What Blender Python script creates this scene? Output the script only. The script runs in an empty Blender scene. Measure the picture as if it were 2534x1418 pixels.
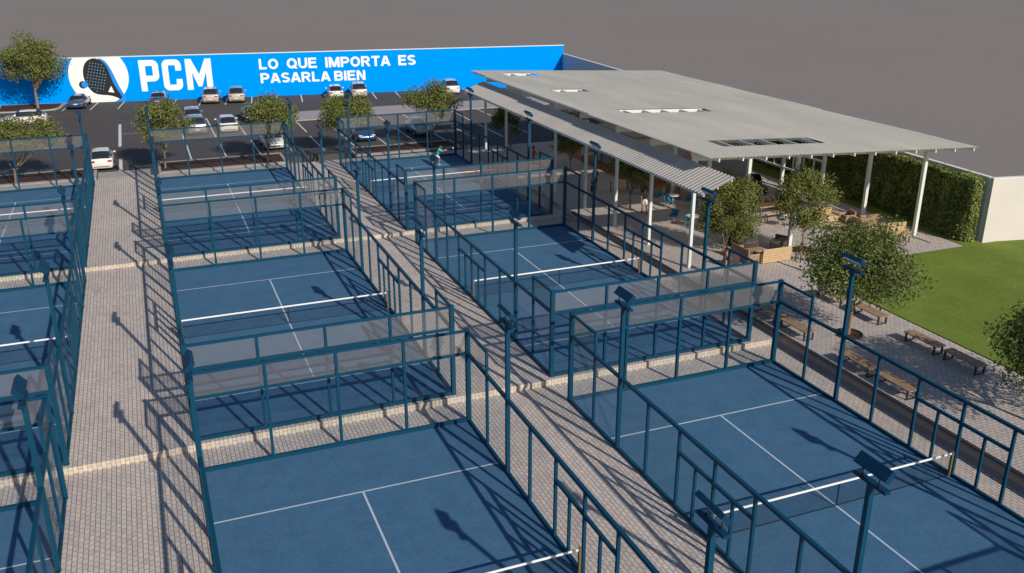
import bpy, bmesh, math, random
from mathutils import Vector, Matrix
random.seed(7)
R = math.radians
sc = bpy.context.scene
COL = sc.collection

# ------------------------------------------------------------------ camera, sky, sun, exposure
cam_d = bpy.data.cameras.new("camera"); cam = bpy.data.objects.new("camera", cam_d); COL.objects.link(cam)
YAW, PITCH = 0.384, 0.358
Fv = Vector((math.sin(YAW)*math.cos(PITCH), math.cos(YAW)*math.cos(PITCH), -math.sin(PITCH)))
Rv = Vector((math.cos(YAW), -math.sin(YAW), 0)); Uv = Rv.cross(Fv)
cam.matrix_world = Matrix(((Rv.x, Uv.x, -Fv.x, -0.265), (Rv.y, Uv.y, -Fv.y, -9.826), (Rv.z, Uv.z, -Fv.z, 17.417), (0, 0, 0, 1)))
cam_d.sensor_width = 36; cam_d.lens = 36*2254.566/2534
cam_d.clip_start = 0.1; cam_d.clip_end = 6000
sc.camera = cam

SUN_TO = Vector((-.475, 1.66, -1.0)).normalized()
w = bpy.data.worlds.new("World"); sc.world = w; w.use_nodes = True
nt = w.node_tree; bg = nt.nodes["Background"]
sky = nt.nodes.new("ShaderNodeTexSky"); sky.sky_type = 'NISHITA'; sky.sun_disc = False
sky.sun_elevation = R(30.1); sky.sun_rotation = math.atan2(-SUN_TO.x, -SUN_TO.y)
sky.altitude = 100; sky.air_density = 1.2; sky.dust_density = 1.0; sky.ozone_density = 4.0
nt.links.new(sky.outputs[0], bg.inputs[0]); bg.inputs[1].default_value = 0.085
sun_d = bpy.data.lights.new("sun", 'SUN'); sun_d.energy = 4.4; sun_d.angle = R(0.6); sun_d.color = (1.0, .91, .79)
sun = bpy.data.objects.new("sun", sun_d); COL.objects.link(sun)
sun.rotation_euler = SUN_TO.to_track_quat('-Z', 'Y').to_euler(); sun.location = (20, -30, 40)
sc.view_settings.view_transform = 'Standard'; sc.view_settings.look = 'None'
sc.view_settings.exposure = 0.0; sc.view_settings.gamma = 1
sc.cycles.transparent_max_bounces = 40
sc.cycles.max_bounces = 6; sc.cycles.diffuse_bounces = 4; sc.cycles.glossy_bounces = 3; sc.cycles.transmission_bounces = 4
sc.cycles.caustics_reflective = False; sc.cycles.caustics_refractive = False
sc.cycles.sample_clamp_indirect = 8

# ------------------------------------------------------------------ materials
MATS = {}
def newmat(name):
    m = bpy.data.materials.new(name); m.use_nodes = True; MATS[name] = m
    return m, m.node_tree, m.node_tree.nodes["Principled BSDF"]
def N(t, kind, **kw):
    n = t.nodes.new(kind)
    for k, v in kw.items(): setattr(n, k, v)
    return n
def mixcol(t, fac, a, b, mode='MIX'):
    n = N(t, "ShaderNodeMix", data_type='RGBA', blend_type=mode)
    for sock, v in ((n.inputs[0], fac), (n.inputs[6], a), (n.inputs[7], b)):
        if hasattr(v, 'is_output') or isinstance(v, bpy.types.NodeSocket): t.links.new(v, sock)
        elif isinstance(v, tuple): sock.default_value = (*v, 1) if len(v) == 3 else v
        else: sock.default_value = v
    return n.outputs[2]
def noise(t, scale, detail=3, rough=.6, vec=None):
    n = N(t, "ShaderNodeTexNoise"); n.inputs["Scale"].default_value = scale; n.inputs["Detail"].default_value = detail
    n.inputs["Roughness"].default_value = rough
    if vec: t.links.new(vec, n.inputs["Vector"])
    return n
def geo_pos(t): return N(t, "ShaderNodeNewGeometry").outputs["Position"]
def ramp(t, src, stops):
    r = N(t, "ShaderNodeValToRGB"); t.links.new(src, r.inputs[0])
    while len(r.color_ramp.elements) < len(stops): r.color_ramp.elements.new(.5)
    for e, (p, c) in zip(r.color_ramp.elements, stops): e.position = p; e.color = (*c, 1) if len(c) == 3 else c
    return r
def bump(t, bsdf, src, strength=.3, dist=.02):
    b = N(t, "ShaderNodeBump"); b.inputs["Strength"].default_value = strength; b.inputs["Distance"].default_value = dist
    t.links.new(src, b.inputs["Height"]); t.links.new(b.outputs[0], bsdf.inputs["Normal"])
def plain(name, col, rough=.6, metal=0, var=.12, scale=3, spec=.5, bmp=0, coat=0):
    m, t, b = newmat(name)
    n = noise(t, scale, 4, .65, geo_pos(t))
    lo = tuple(c*(1-var) for c in col); hi = tuple(min(1, c*(1+var)) for c in col)
    r = ramp(t, n.outputs[0], [(.3, lo), (.7, hi)])
    t.links.new(r.outputs[0], b.inputs["Base Color"])
    b.inputs["Roughness"].default_value = rough; b.inputs["Metallic"].default_value = metal
    b.inputs["Specular IOR Level"].default_value = spec
    if coat: b.inputs["Coat Weight"].default_value = coat; b.inputs["Coat Roughness"].default_value = .05
    if bmp: bump(t, b, n.outputs[0], bmp, .01)
    return m

FRAME = plain("blue_steel", (.001, .050, .100), .55, 0, .08, 6, .22)
FRAME2 = plain("dark_blue_steel", (.001, .036, .088), .55, 0, .08, 6, .2)
BLACK = plain("black_metal", (.012, .012, .014), .5)
LENS = plain("lamp_lens", (.8, .8, .78), .2, 0, .03)
WHITE = plain("white_paint", (.78, .77, .74), .5, 0, .03, 2)
WHITES = plain("white_steel", (.68, .70, .66), .4, 0, .04, 4)
CREAM = plain("cream_render", (.63, .585, .54), .85, 0, .03, .8)
TAPE = plain("net_tape", (.82, .82, .82), .6, 0, .02)
LINE = plain("court_line_paint", (.46, .52, .60), .8, 0, .05, 9)
ROADLINE = plain("road_paint", (.66, .64, .62), .7, 0, .08, 5)
NETPOST = plain("net_post_brown", (.16, .12, .06), .5)
CONC = plain("concrete", (.36, .33, .31), .85, 0, .10, 1.5)
CONCD = plain("concrete_slab", (.33, .30, .30), .85, 0, .06, 1.2)
SOIL = plain("mulch", (.065, .032, .017), .95, 0, .45, 6, .2, .6)
DARKTRIM = plain("dark_edging", (.03, .026, .026), .6)
WOOD = plain("weathered_wood", (.33, .215, .135), .65, 0, .25, 5, .3)
WOODL = plain("pale_wood", (.50, .35, .20), .6, 0, .15, 5, .3)
WOODD = plain("brown_wood", (.12, .075, .05), .6, 0, .25, 6, .3)
WICKER = plain("dark_wicker", (.06, .05, .045), .8, 0, .35, 22, .3, .6)
CUSH = plain("grey_cushion", (.10, .09, .085), .9, 0, .15, 8, .2)
CUSHB = plain("blue_plastic", (.01, .20, .36), .4, 0, .06)
NAVY = plain("navy_fabric", (.012, .05, .14), .7)
CLAY = plain("clay_floor", (.33, .095, .040), .9, 0, .10, 1.5)
BARK = plain("bark", (.24, .17, .115), .9, 0, .25, 14, .2, .8)
BLUEWALL = plain("blue_wall_paint", (.0, .285, .88), .9, 0, .015, .3, .0)
LOGOBLUE = plain("logo_blue", (.0, .24, .78), .7, 0, .01)
LOGOBLACK = plain("logo_black", (.008, .008, .010), .7, 0, .01)
LOGOWHITE = plain("logo_white", (.86, .85, .82), .7, 0, .01)
DOTS = plain("logo_dots", (.10, .30, .48), .7, 0, .01)
GREYGROUND = plain("grey_ground", (.238, .212, .205), .95, 0, .015, .02, .0)
SKIN = plain("skin", (.40, .22, .15), .55, 0, .05)
HAIR = plain("dark_hair", (.015, .011, .009), .6)
RUBBER = plain("rubber", (.018, .018, .018), .8)
RIM = plain("alloy_rim", (.45, .45, .46), .3, .8)
GLASSCAR = plain("car_glass", (.02, .024, .03), .06, 0, .1, 2, .8)
REDL = plain("tail_lamp", (.35, .012, .012), .25)
HEADL = plain("head_lamp", (.7, .72, .75), .15)
PLATE = plain("number_plate", (.7, .7, .68), .5)
CARW = plain("car_paint_white", (.74, .71, .66), .28, 0, .02, 2, .5, 0, .6)
CARS = plain("car_paint_silver", (.36, .36, .39), .28, .55, .04, 2, .5, 0, .5)
CARB = plain("car_paint_blue", (.045, .10, .20), .28, .4, .04, 2, .5, 0, .6)
CARP = plain("car_paint_champagne", (.52, .47, .41), .3, .3, .03, 2, .5, 0, .5)

# paving bricks: long side along y, running joints
def paving(name, cols, vertical=False, rot=False, s=1.0):
    m, t, b = newmat(name)
    pos = geo_pos(t); sep = N(t, "ShaderNodeSeparateXYZ"); t.links.new(pos, sep.inputs[0])
    com = N(t, "ShaderNodeCombineXYZ")
    if vertical: t.links.new(sep.outputs[2], com.inputs[0]); t.links.new(sep.outputs[0], com.inputs[1])
    else: t.links.new(sep.outputs[0 if rot else 1], com.inputs[0]); t.links.new(sep.outputs[1 if rot else 0], com.inputs[1])
    br = N(t, "ShaderNodeTexBrick"); t.links.new(com.outputs[0], br.inputs[0])
    br.offset = .5; br.inputs["Scale"].default_value = 1
    br.inputs["Brick Width"].default_value = .27*s; br.inputs["Row Height"].default_value = .155*s
    br.inputs["Mortar Size"].default_value = .013; br.inputs["Mortar Smooth"].default_value = .25; br.inputs["Bias"].default_value = 0
    br.inputs["Color1"].default_value = (*cols[0], 1); br.inputs["Color2"].default_value = (*cols[1], 1)
    br.inputs["Mortar"].default_value = (*cols[2], 1)
    vor = N(t, "ShaderNodeTexWhiteNoise", noise_dimensions='3D')
    # per-brick tint: snap coordinates to the brick grid
    mp = N(t, "ShaderNodeVectorMath", operation='SNAP'); t.links.new(com.outputs[0], mp.inputs[0]); mp.inputs[1].default_value = (.27*s, .155*s, 1)
    t.links.new(mp.outputs[0], vor.inputs[0])
    rr = ramp(t, vor.outputs["Value"], [(0, (.86, .84, .86)), (.35, (1, 1, 1)), (.7, (1.0, .97, .93)), (1, (1.12, 1.02, .92))])
    c1 = mixcol(t, .8, br.outputs[0], rr.outputs[0], 'MULTIPLY')
    n = noise(t, .35, 5, .6, pos); r2 = ramp(t, n.outputs[0], [(.3, (.90, .90, .91)), (.7, (1.06, 1.05, 1.04))])
    c2 = mixcol(t, 1.0, c1, r2.outputs[0], 'MULTIPLY')
    t.links.new(c2, b.inputs["Base Color"]); b.inputs["Roughness"].default_value = .88; b.inputs["Specular IOR Level"].default_value = .25
    inv = N(t, "ShaderNodeMath", operation='SUBTRACT'); inv.inputs[0].default_value = 1; t.links.new(br.outputs["Fac"], inv.inputs[1])
    bump(t, b, inv.outputs[0], .5, .012)
    return m
BRICK = paving("paving_bricks", ((.58, .525, .485), (.49, .45, .435), (.20, .165, .15)))
BRICKG = paving("terrace_pavers", ((.54, .49, .465), (.46, .425, .42), (.19, .16, .15)), rot=True)
BRICKV = paving("riser_bricks", ((.62, .545, .45), (.55, .485, .41), (.33, .28, .23)), vertical=True)
BRICKR = paving("retaining_bricks", ((.34, .29, .27), (.28, .24, .23), (.07, .06, .06)), vertical=True)

def turf():
    m, t, b = newmat("blue_court_turf"); pos = geo_pos(t)
    n1 = noise(t, 1.1, 4, .65, pos); r1 = ramp(t, n1.outputs[0], [(.3, (.046, .123, .222)), (.7, (.060, .149, .262))])
    n2 = noise(t, 26, 3, .8, pos); r2 = ramp(t, n2.outputs[0], [(.28, (.66, .70, .74)), (.72, (1.34, 1.30, 1.24))])
    n3 = noise(t, 7, 4, .75, pos); r3 = ramp(t, n3.outputs[0], [(.3, (.86, .87, .88)), (.7, (1.14, 1.13, 1.12))])
    c = mixcol(t, 1, r1.outputs[0], r2.outputs[0], 'MULTIPLY'); c = mixcol(t, 1, c, r3.outputs[0], 'MULTIPLY')
    t.links.new(c, b.inputs["Base Color"]); b.inputs["Roughness"].default_value = .92; b.inputs["Specular IOR Level"].default_value = .15
    bump(t, b, n2.outputs[0], .5, .01)
    return m
TURF = turf()
def lawn():
    m, t, b = newmat("lawn_grass"); pos = geo_pos(t)
    n1 = noise(t, .45, 5, .7, pos); r1 = ramp(t, n1.outputs[0], [(.3, (.130, .19, .034)), (.55, (.17, .235, .042)), (.8, (.23, .28, .07))])
    n2 = noise(t, 16, 4, .75, pos); r2 = ramp(t, n2.outputs[0], [(.25, (.6, .65, .6)), (.75, (1.35, 1.3, 1.3))])
    c = mixcol(t, 1, r1.outputs[0], r2.outputs[0], 'MULTIPLY')
    t.links.new(c, b.inputs["Base Color"]); b.inputs["Roughness"].default_value = .95; b.inputs["Specular IOR Level"].default_value = .1
    bump(t, b, n2.outputs[0], 1, .05)
    return m
LAWN = lawn()
def asphalt():
    m, t, b = newmat("asphalt"); pos = geo_pos(t)
    n1 = noise(t, .25, 5, .6, pos); r1 = ramp(t, n1.outputs[0], [(.3, (.078, .070, .070)), (.7, (.092, .083, .082))])
    n2 = noise(t, 30, 2, .8, pos); r2 = ramp(t, n2.outputs[0], [(.2, (.8, .8, .8)), (.8, (1.2, 1.2, 1.2))])
    t.links.new(mixcol(t, 1, r1.outputs[0], r2.outputs[0], 'MULTIPLY'), b.inputs["Base Color"]); b.inputs["Roughness"].default_value = .9
    b.inputs["Specular IOR Level"].default_value = .2
    return m
ASPH = asphalt()
def glassmat():
    m, t, b = newmat("clear_glass"); t.nodes.remove(b); out = t.nodes["Material Output"]
    tr = N(t, "ShaderNodeBsdfTransparent"); tr.inputs[0].default_value = (.90, .93, .955, 1)
    gl = N(t, "ShaderNodeBsdfGlossy"); gl.inputs["Roughness"].default_value = .03
    lw = N(t, "ShaderNodeLayerWeight"); lw.inputs[0].default_value = .5
    pw = N(t, "ShaderNodeMath", operation='POWER'); t.links.new(lw.outputs["Facing"], pw.inputs[0]); pw.inputs[1].default_value = 4.5
    fr = N(t, "ShaderNodeMath", operation='MULTIPLY_ADD'); t.links.new(pw.outputs[0], fr.inputs[0]); fr.inputs[1].default_value = .6; fr.inputs[2].default_value = .035
    mx = N(t, "ShaderNodeMixShader"); t.links.new(fr.outputs[0], mx.inputs[0]); t.links.new(tr.outputs[0], mx.inputs[1]); t.links.new(gl.outputs[0], mx.inputs[2])
    t.links.new(mx.outputs[0], out.inputs[0])
    return m
GLASS = glassmat()
def wiremesh(name, pitch, width, col, diamond=True):
    m, t, b = newmat(name); out = t.nodes["Material Output"]
    tc = N(t, "ShaderNodeTexCoord"); sep = N(t, "ShaderNodeSeparateXYZ"); t.links.new(tc.outputs["Object"], sep.inputs[0])
    add = N(t, "ShaderNodeMath", operation='ADD'); t.links.new(sep.outputs[0], add.inputs[0]); t.links.new(sep.outputs[1], add.inputs[1])
    hits = []
    for sgn in (1, -1):
        q = N(t, "ShaderNodeMath", operation='MULTIPLY_ADD'); t.links.new(sep.outputs[2], q.inputs[0]); q.inputs[1].default_value = sgn; t.links.new(add.outputs[0], q.inputs[2])
        d = N(t, "ShaderNodeMath", operation='DIVIDE'); t.links.new(q.outputs[0], d.inputs[0]); d.inputs[1].default_value = pitch
        f = N(t, "ShaderNodeMath", operation='FRACT'); t.links.new(d.outputs[0], f.inputs[0])
        l = N(t, "ShaderNodeMath", operation='LESS_THAN'); t.links.new(f.outputs[0], l.inputs[0]); l.inputs[1].default_value = width/pitch
        hits.append(l.outputs[0])
    mx = N(t, "ShaderNodeMath", operation='MAXIMUM'); t.links.new(hits[0], mx.inputs[0]); t.links.new(hits[1], mx.inputs[1])
    tr = N(t, "ShaderNodeBsdfTransparent"); ms = N(t, "ShaderNodeMixShader")
    b.inputs["Base Color"].default_value = (*col, 1); b.inputs["Roughness"].default_value = .5
    t.links.new(mx.outputs[0], ms.inputs[0]); t.links.new(tr.outputs[0], ms.inputs[1]); t.links.new(b.outputs[0], ms.inputs[2])
    t.links.new(ms.outputs[0], out.inputs[0])
    return m
MESHD = wiremesh("galvanised_mesh_dense", .055, .0112, (.205, .20, .20))
MESHL = wiremesh("galvanised_mesh_light", .055, .0035, (.18, .18, .20))
NETM = wiremesh("black_net", .05, .004, (.01, .015, .03))
def foliage(name, c0, c1, c2):
    m, t, b = newmat(name); out = t.nodes["Material Output"]
    gi = N(t, "ShaderNodeNewGeometry")
    n = noise(t, 1.3, 3, .6, gi.outputs["Position"])
    ad = N(t, "ShaderNodeMath", operation='MULTIPLY_ADD'); t.links.new(gi.outputs["Random Per Island"], ad.inputs[0]); ad.inputs[1].default_value = .55
    sb = N(t, "ShaderNodeMath", operation='SUBTRACT'); t.links.new(n.outputs[0], sb.inputs[0]); sb.inputs[1].default_value = .28
    t.links.new(sb.outputs[0], ad.inputs[2])
    r = ramp(t, ad.outputs[0], [(.1, c0), (.5, c1), (.9, c2)])
    t.links.new(r.outputs[0], b.inputs["Base Color"]); b.inputs["Roughness"].default_value = .7; b.inputs["Specular IOR Level"].default_value = .08
    tl = N(t, "ShaderNodeBsdfTranslucent"); t.links.new(r.outputs[0], tl.inputs[0])
    ms = N(t, "ShaderNodeMixShader"); ms.inputs[0].default_value = .25
    t.links.new(b.outputs[0], ms.inputs[1]); t.links.new(tl.outputs[0], ms.inputs[2]); t.links.new(ms.outputs[0], out.inputs[0])
    return m
LEAF = foliage("leaves", (.062, .080, .022), (.165, .190, .052), (.31, .31, .12))
LEAFD = foliage("leaves_dark", (.045, .066, .020), (.135, .170, .050), (.28, .30, .125))
HEDGEL = foliage("hedge_leaves", (.07, .095, .03), (.20, .245, .075), (.38, .42, .12))
def rooftex(name, axis, pitch, col):
    m, t, b = newmat(name); pos = geo_pos(t); sep = N(t, "ShaderNodeSeparateXYZ"); t.links.new(pos, sep.inputs[0])
    n = noise(t, 1, 4, .6); mp = N(t, "ShaderNodeMapping"); t.links.new(pos, mp.inputs[0]); mp.inputs["Scale"].default_value = (.5, .12, 1) if axis == 0 else (.15, .5, 1)
    t.links.new(mp.outputs[0], n.inputs["Vector"])
    r = ramp(t, n.outputs[0], [(.3, tuple(c*.90 for c in col)), (.7, tuple(c*1.07 for c in col))])
    ck = N(t, "ShaderNodeTexBrick"); cm = N(t, "ShaderNodeMapping"); t.links.new(pos, cm.inputs[0]); t.links.new(cm.outputs[0], ck.inputs[0]); cm.inputs["Rotation"].default_value = (0, 0, R(90))
    ck.inputs["Scale"].default_value = 1; ck.inputs["Brick Width"].default_value = 4.6; ck.inputs["Row Height"].default_value = 1.48; ck.inputs["Mortar Size"].default_value = .05; ck.inputs["Mortar Smooth"].default_value = 1
    ck.inputs["Color1"].default_value = (1, 1, 1, 1); ck.inputs["Color2"].default_value = (.94, .94, .95, 1); ck.inputs["Mortar"].default_value = (.90, .90, .90, 1)
    t.links.new(mixcol(t, 1, r.outputs[0], ck.outputs[0], 'MULTIPLY'), b.inputs["Base Color"]); b.inputs["Roughness"].default_value = .6; b.inputs["Specular IOR Level"].default_value = .3
    if axis == 0:   # translucency added to the big roof sheet to brighten the shade beneath
        tl = N(t, "ShaderNodeBsdfTranslucent"); tl.inputs[0].default_value = (1, .96, .88, 1); ms = N(t, "ShaderNodeMixShader"); ms.inputs[0].default_value = .17
        t.links.new(b.outputs[0], ms.inputs[1]); t.links.new(tl.outputs[0], ms.inputs[2]); t.links.new(ms.outputs[0], t.nodes["Material Output"].inputs[0])
    return m
ROOFM = rooftex("corrugated_roof", 0, .25, (.80, .75, .64))
CANOPYM = rooftex("corrugated_canopy", 1, .3, (.385, .365, .345))

# ------------------------------------------------------------------ mesh helpers
class MB:
    def __init__(s): s.v = []; s.f = []; s.m = []
    def box(s, x0, x1, y0, y1, z0, z1, mi=0):
        b = len(s.v)
        s.v += [(x0,y0,z0),(x1,y0,z0),(x1,y1,z0),(x0,y1,z0),(x0,y0,z1),(x1,y0,z1),(x1,y1,z1),(x0,y1,z1)]
        for f in ((0,3,2,1),(4,5,6,7),(0,1,5,4),(1,2,6,5),(2,3,7,6),(3,0,4,7)): s.f.append(tuple(b+i for i in f)); s.m.append(mi)
        return s
    def quad(s, a, b_, c, d, mi=0):
        b = len(s.v); s.v += [a, b_, c, d]; s.f.append((b, b+1, b+2, b+3)); s.m.append(mi); return s
    def poly(s, pts, mi=0):
        b = len(s.v); s.v += pts; s.f.append(tuple(range(b, b+len(pts)))); s.m.append(mi); return s
    def prism(s, pts, z0, z1, mi=0):   # counter-clockwise footprint
        b = len(s.v); n = len(pts)
        s.v += [(x, y, z0) for x, y in pts]+[(x, y, z1) for x, y in pts]
        s.f.append(tuple(b+i for i in reversed(range(n)))); s.f.append(tuple(b+n+i for i in range(n))); s.m += [mi, mi]
        for i in range(n): j = (i+1) % n; s.f.append((b+i, b+j, b+n+j, b+n+i)); s.m.append(mi)
        return s
    def tube(s, p0, p1, r0, r1, n=8, mi=0, cap=True):
        p0, p1 = Vector(p0), Vector(p1); d = (p1-p0).normalized()
        u = d.orthogonal().normalized(); v = d.cross(u); b = len(s.v)
        for p, r in ((p0, r0), (p1, r1)):
            for i in range(n):
                a = 2*math.pi*i/n; s.v.append(tuple(p+u*(r*math.cos(a))+v*(r*math.sin(a))))
        for i in range(n): j = (i+1) % n; s.f.append((b+i, b+j, b+n+j, b+n+i)); s.m.append(mi)
        if cap: s.f.append(tuple(b+i for i in reversed(range(n)))); s.f.append(tuple(b+n+i for i in range(n))); s.m += [mi, mi]
        return s
    def obox(s, c, ax, ay, az, mi=0):  # oriented box: centre and half axes
        c, ax, ay, az = map(Vector, (c, ax, ay, az)); b = len(s.v)
        for sz in (-1, 1):
            for sx, sy in ((-1,-1),(1,-1),(1,1),(-1,1)): s.v.append(tuple(c+ax*sx+ay*sy+az*sz))
        for f in ((0,3,2,1),(4,5,6,7),(0,1,5,4),(1,2,6,5),(2,3,7,6),(3,0,4,7)): s.f.append(tuple(b+i for i in f)); s.m.append(mi)
        return s
    def mesh(s, name, mats):
        me = bpy.data.meshes.new(name); me.from_pydata(s.v, [], s.f)
        for m in (mats if isinstance(mats, (list, tuple)) else [mats]): me.materials.append(m)
        if any(s.m): me.polygons.foreach_set("material_index", s.m)
        me.update(); return me
    def build(s, name, mats, parent=None, smooth=False, bevel=0):
        me = s.mesh(name, mats)
        if bevel:
            bm = bmesh.new(); bm.from_mesh(me)
            bmesh.ops.bevel(bm, geom=bm.edges[:], offset=bevel, segments=2, affect='EDGES', profile=.7, clamp_overlap=True)
            bm.to_mesh(me); bm.free()
        if smooth:
            for p in me.polygons: p.use_smooth = True
        return link(name, me, parent)
def link(name, data, parent=None):
    o = bpy.data.objects.new(name, data); COL.objects.link(o)
    if parent: o.parent = parent
    return o
def tag(o, label, cat, group=None):
    o['label'] = label; o['category'] = cat
    if group: o['group'] = group
    elif 'group' in o: del o['group']
    return o
def struct(o): o['kind'] = 'structure'; return o
def thing(name, label, cat, loc=(0,0,0), rz=0, group=None):
    o = link(name, None); o.location = loc; o.rotation_euler = (0, 0, rz); return tag(o, label, cat, group)
CH = {}
def copy_tree(o, parent=None):
    c = o.copy(); COL.objects.link(c)
    if parent: c.parent = parent
    for ch in list(o.children): copy_tree(ch, c)
    return c
def dup(o, loc, rz, label, group=None):
    c = copy_tree(o); c.location = loc; c.rotation_euler = (0, 0, rz); c['label'] = label
    if group: c['group'] = group
    return c

# ------------------------------------------------------------------ ground and terraces
ZA, ZB, ZC = 0.0, .266, .49
YB, YC = 21.943, 44.077
CX = (-14.373, 0.0, 14.373)
struct(MB().quad((-2500,-600,-.35),(2500,-600,-.35),(2500,4000,-.35),(-2500,4000,-.35)).build("ground", GREYGROUND))
S1, S2 = 21.70, 43.85
g = MB().box(-40, 25.85, -14, S1, -.3, -.012); struct(g.build("lower_terrace", BRICK))
g = MB().box(-40, 25.85, S1, S2, -.3, ZB-.012)
struct(g.build("middle_terrace", BRICK))
g = MB().box(-40, 25.85, S2, 66.05, -.3, ZC-.012); struct(g.build("upper_terrace", BRICK))
# brick risers of the two steps, 3 mm proud
struct(MB().box(-40, 25.85, S1-.022, S1+.0, -.02, ZB-.014).build("terrace_step", BRICKV))
struct(MB().box(-40, 25.85, S2-.022, S2+.0, ZB-.02, ZC-.014).build("terrace_step", BRICKV))
ZS = .5
# social terrace (right), at z .5
struct(MB().prism([(25.9,-14),(32.55,-14),(32.55,28.35),(44.5,28.35),(44.6,50),(46.8,66.3),(25.9,66.3)], -.3, ZS).build("social_terrace", BRICKG))
struct(MB().prism([(32.6,-20),(95,-20),(95,27),(46.0,28.3),(32.6,28.3)], -.3, ZS+.03).build("lawn", LAWN))
struct(MB().prism([(44.55,28.35),(45.95,28.35),(50.3,98),(48.9,98),(46.85,66.3),(44.65,50)], -.3, ZS+.03).build("lawn", LAWN))
struct(MB().prism([(33.3,47.6),(43.6,46.6),(44.2,50),(46.0,64.5),(33.3,64.5)], ZS, ZS+.005).build("clay_floor", CLAY))
WS = -.1385
def yw(x): return 106.61+WS*(x+7.34)
struct(MB().prism([(-60,66.06),(10.5,66.06),(10.5,68.3),(16.2,68.3),(16.2,66.31),(50.5,66.31),(50.5,yw(50.5)),(-60,yw(-60))], -.3, ZS-.02).build("parking_lot", ASPH))
# markings
mk = MB(); zm = ZS-.016
def sline(x0, y0, x1, y1, wd=.13):
    d = Vector((x1-x0, y1-y0)).normalized()*wd/2; n = Vector((-d.y, d.x))
    mk.quad((x0+n.x,y0+n.y,zm),(x0-n.x,y0-n.y,zm),(x1-n.x,y1-n.y,zm),(x1+n.x,y1+n.y,zm))
for x in (3.05, 5.9, 8.75, 11.5, 14.2, 17.1, 19.95, 22.75, 25.5, 28.3, 31.1, 34.0, 37): sline(x, 70.0, x, 77.2)
for x in (3.0, 5.85, 8.6, 11.4): sline(x, 79.6, x, 90.5)
for x in (14.25, 17.1, 19.95, 22.8, 25.55, 28.3, 31.1, 34.1, 37): sline(x, 79.2, x, 85.35)
sline(-2.55, 78.7, -2.55, 90.4, .26); sline(-2.5, 68.3, -2.5, 73.2, .26); sline(-2.35, 84.9, .2, 84.9, .08)
for k in range(-1, 16):
    x = -4.85+2.83*k; y = yw(x)-.02; sline(x, y, x-.73, y-5.3)
for y in (98.2, 95.6, 93.0, 90.4): sline(-20, y, -9.3, y)
struct(mk.build("parking_markings", ROADLINE))
struct(MB().box(13.2, 42.8, 85.45, 90.7, ZS-.02, ZS+.10).build("kerb_island", CONCD, bevel=.03))
struct(MB().box(-4.15, -.3, 66.07, 68.28, ZS-.03, ZS+.012).build("kerb_slab", CONCD))
def planter(x0, x1, y0, y1, label):
    t = thing("planting_bed", label, "planting bed", ((x0+x1)/2, (y0+y1)/2, ZS-.02), 0, "planting beds of the car park")
    a, b = (x1-x0)/2, (y1-y0)/2; k = .22
    m = MB(); m.box(-a, a, -b, -b+k+.25, 0, .13); m.box(-a, a, b-k, b, 0, .13); m.box(-a, -a+k, -b+k+.25, b-k, 0, .13); m.box(a-k, a, -b+k+.25, b-k, 0, .13)
    m.build("kerb", CONC, t); MB().box(-a+k, a-k, -b+k+.25, b-k, 0, .075).build("mulch", SOIL, t)
planter(.3, 10.4, 66.1, 70.2, "mulched bed with two trees behind the middle column of courts")
planter(16.2, 25.8, 66.6, 70.0, "mulched bed with two trees behind the far right court")
planter(-14.8, -4.25, 66.1, 70.0, "mulched bed with one tree behind the far left court")
# bed at the blue wall
t = thing("planting_bed", "kerbed mulch bed with the tall tree against the blue wall", "planting bed", (-11.6, 104.2, ZS-.02), 0, "planting beds of the car park")
outer = [(-3.4,-2.0),(1.2,-2.35),(2.5,-1.9),(3.0,-.9),(3.35,2.3),(-3.6,3.2)]
def shrink(p, s): return [(x*s, y*s*.95+.05) for x, y in p]
MB().prism(outer, 0, .12).build("kerb", CONC, t); MB().prism(shrink(outer, .9), .12, .135).build("mulch", SOIL, t)
# retaining wall with a dark steel edge
t = thing("retaining_wall", "low brick retaining wall with dark steel edge beside the right courts", "wall", (25.875, 15, 0))
MB().box(-.05, .06, -29, S1-15, -.3, ZS-.01).box(-.05, .06, S1-15, S2-15, -.3, ZS-.01).build("brick_face", BRICKR, t)
MB().box(-.085, .065, -29, S2-15, ZS-.01, ZS+.075).build("steel_edge", DARKTRIM, t)
for nm, pts in (("drain_channel", ((43.05, 29.6), (43.05, 50))), ("drain_channel", ((32.62, 28.4), (31.9, 31.6)))):
    (xa, ya), (xb, yb) = pts
    m = MB(); d = Vector((xb-xa, yb-ya, 0)); n = Vector((-d.y, d.x, 0)).normalized()*.06; c = Vector(((xa+xb)/2, (ya+yb)/2, ZS+.006))
    m.obox(c, d/2, n, (0, 0, .006)); struct(m.build(nm, DARKTRIM))

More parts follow.
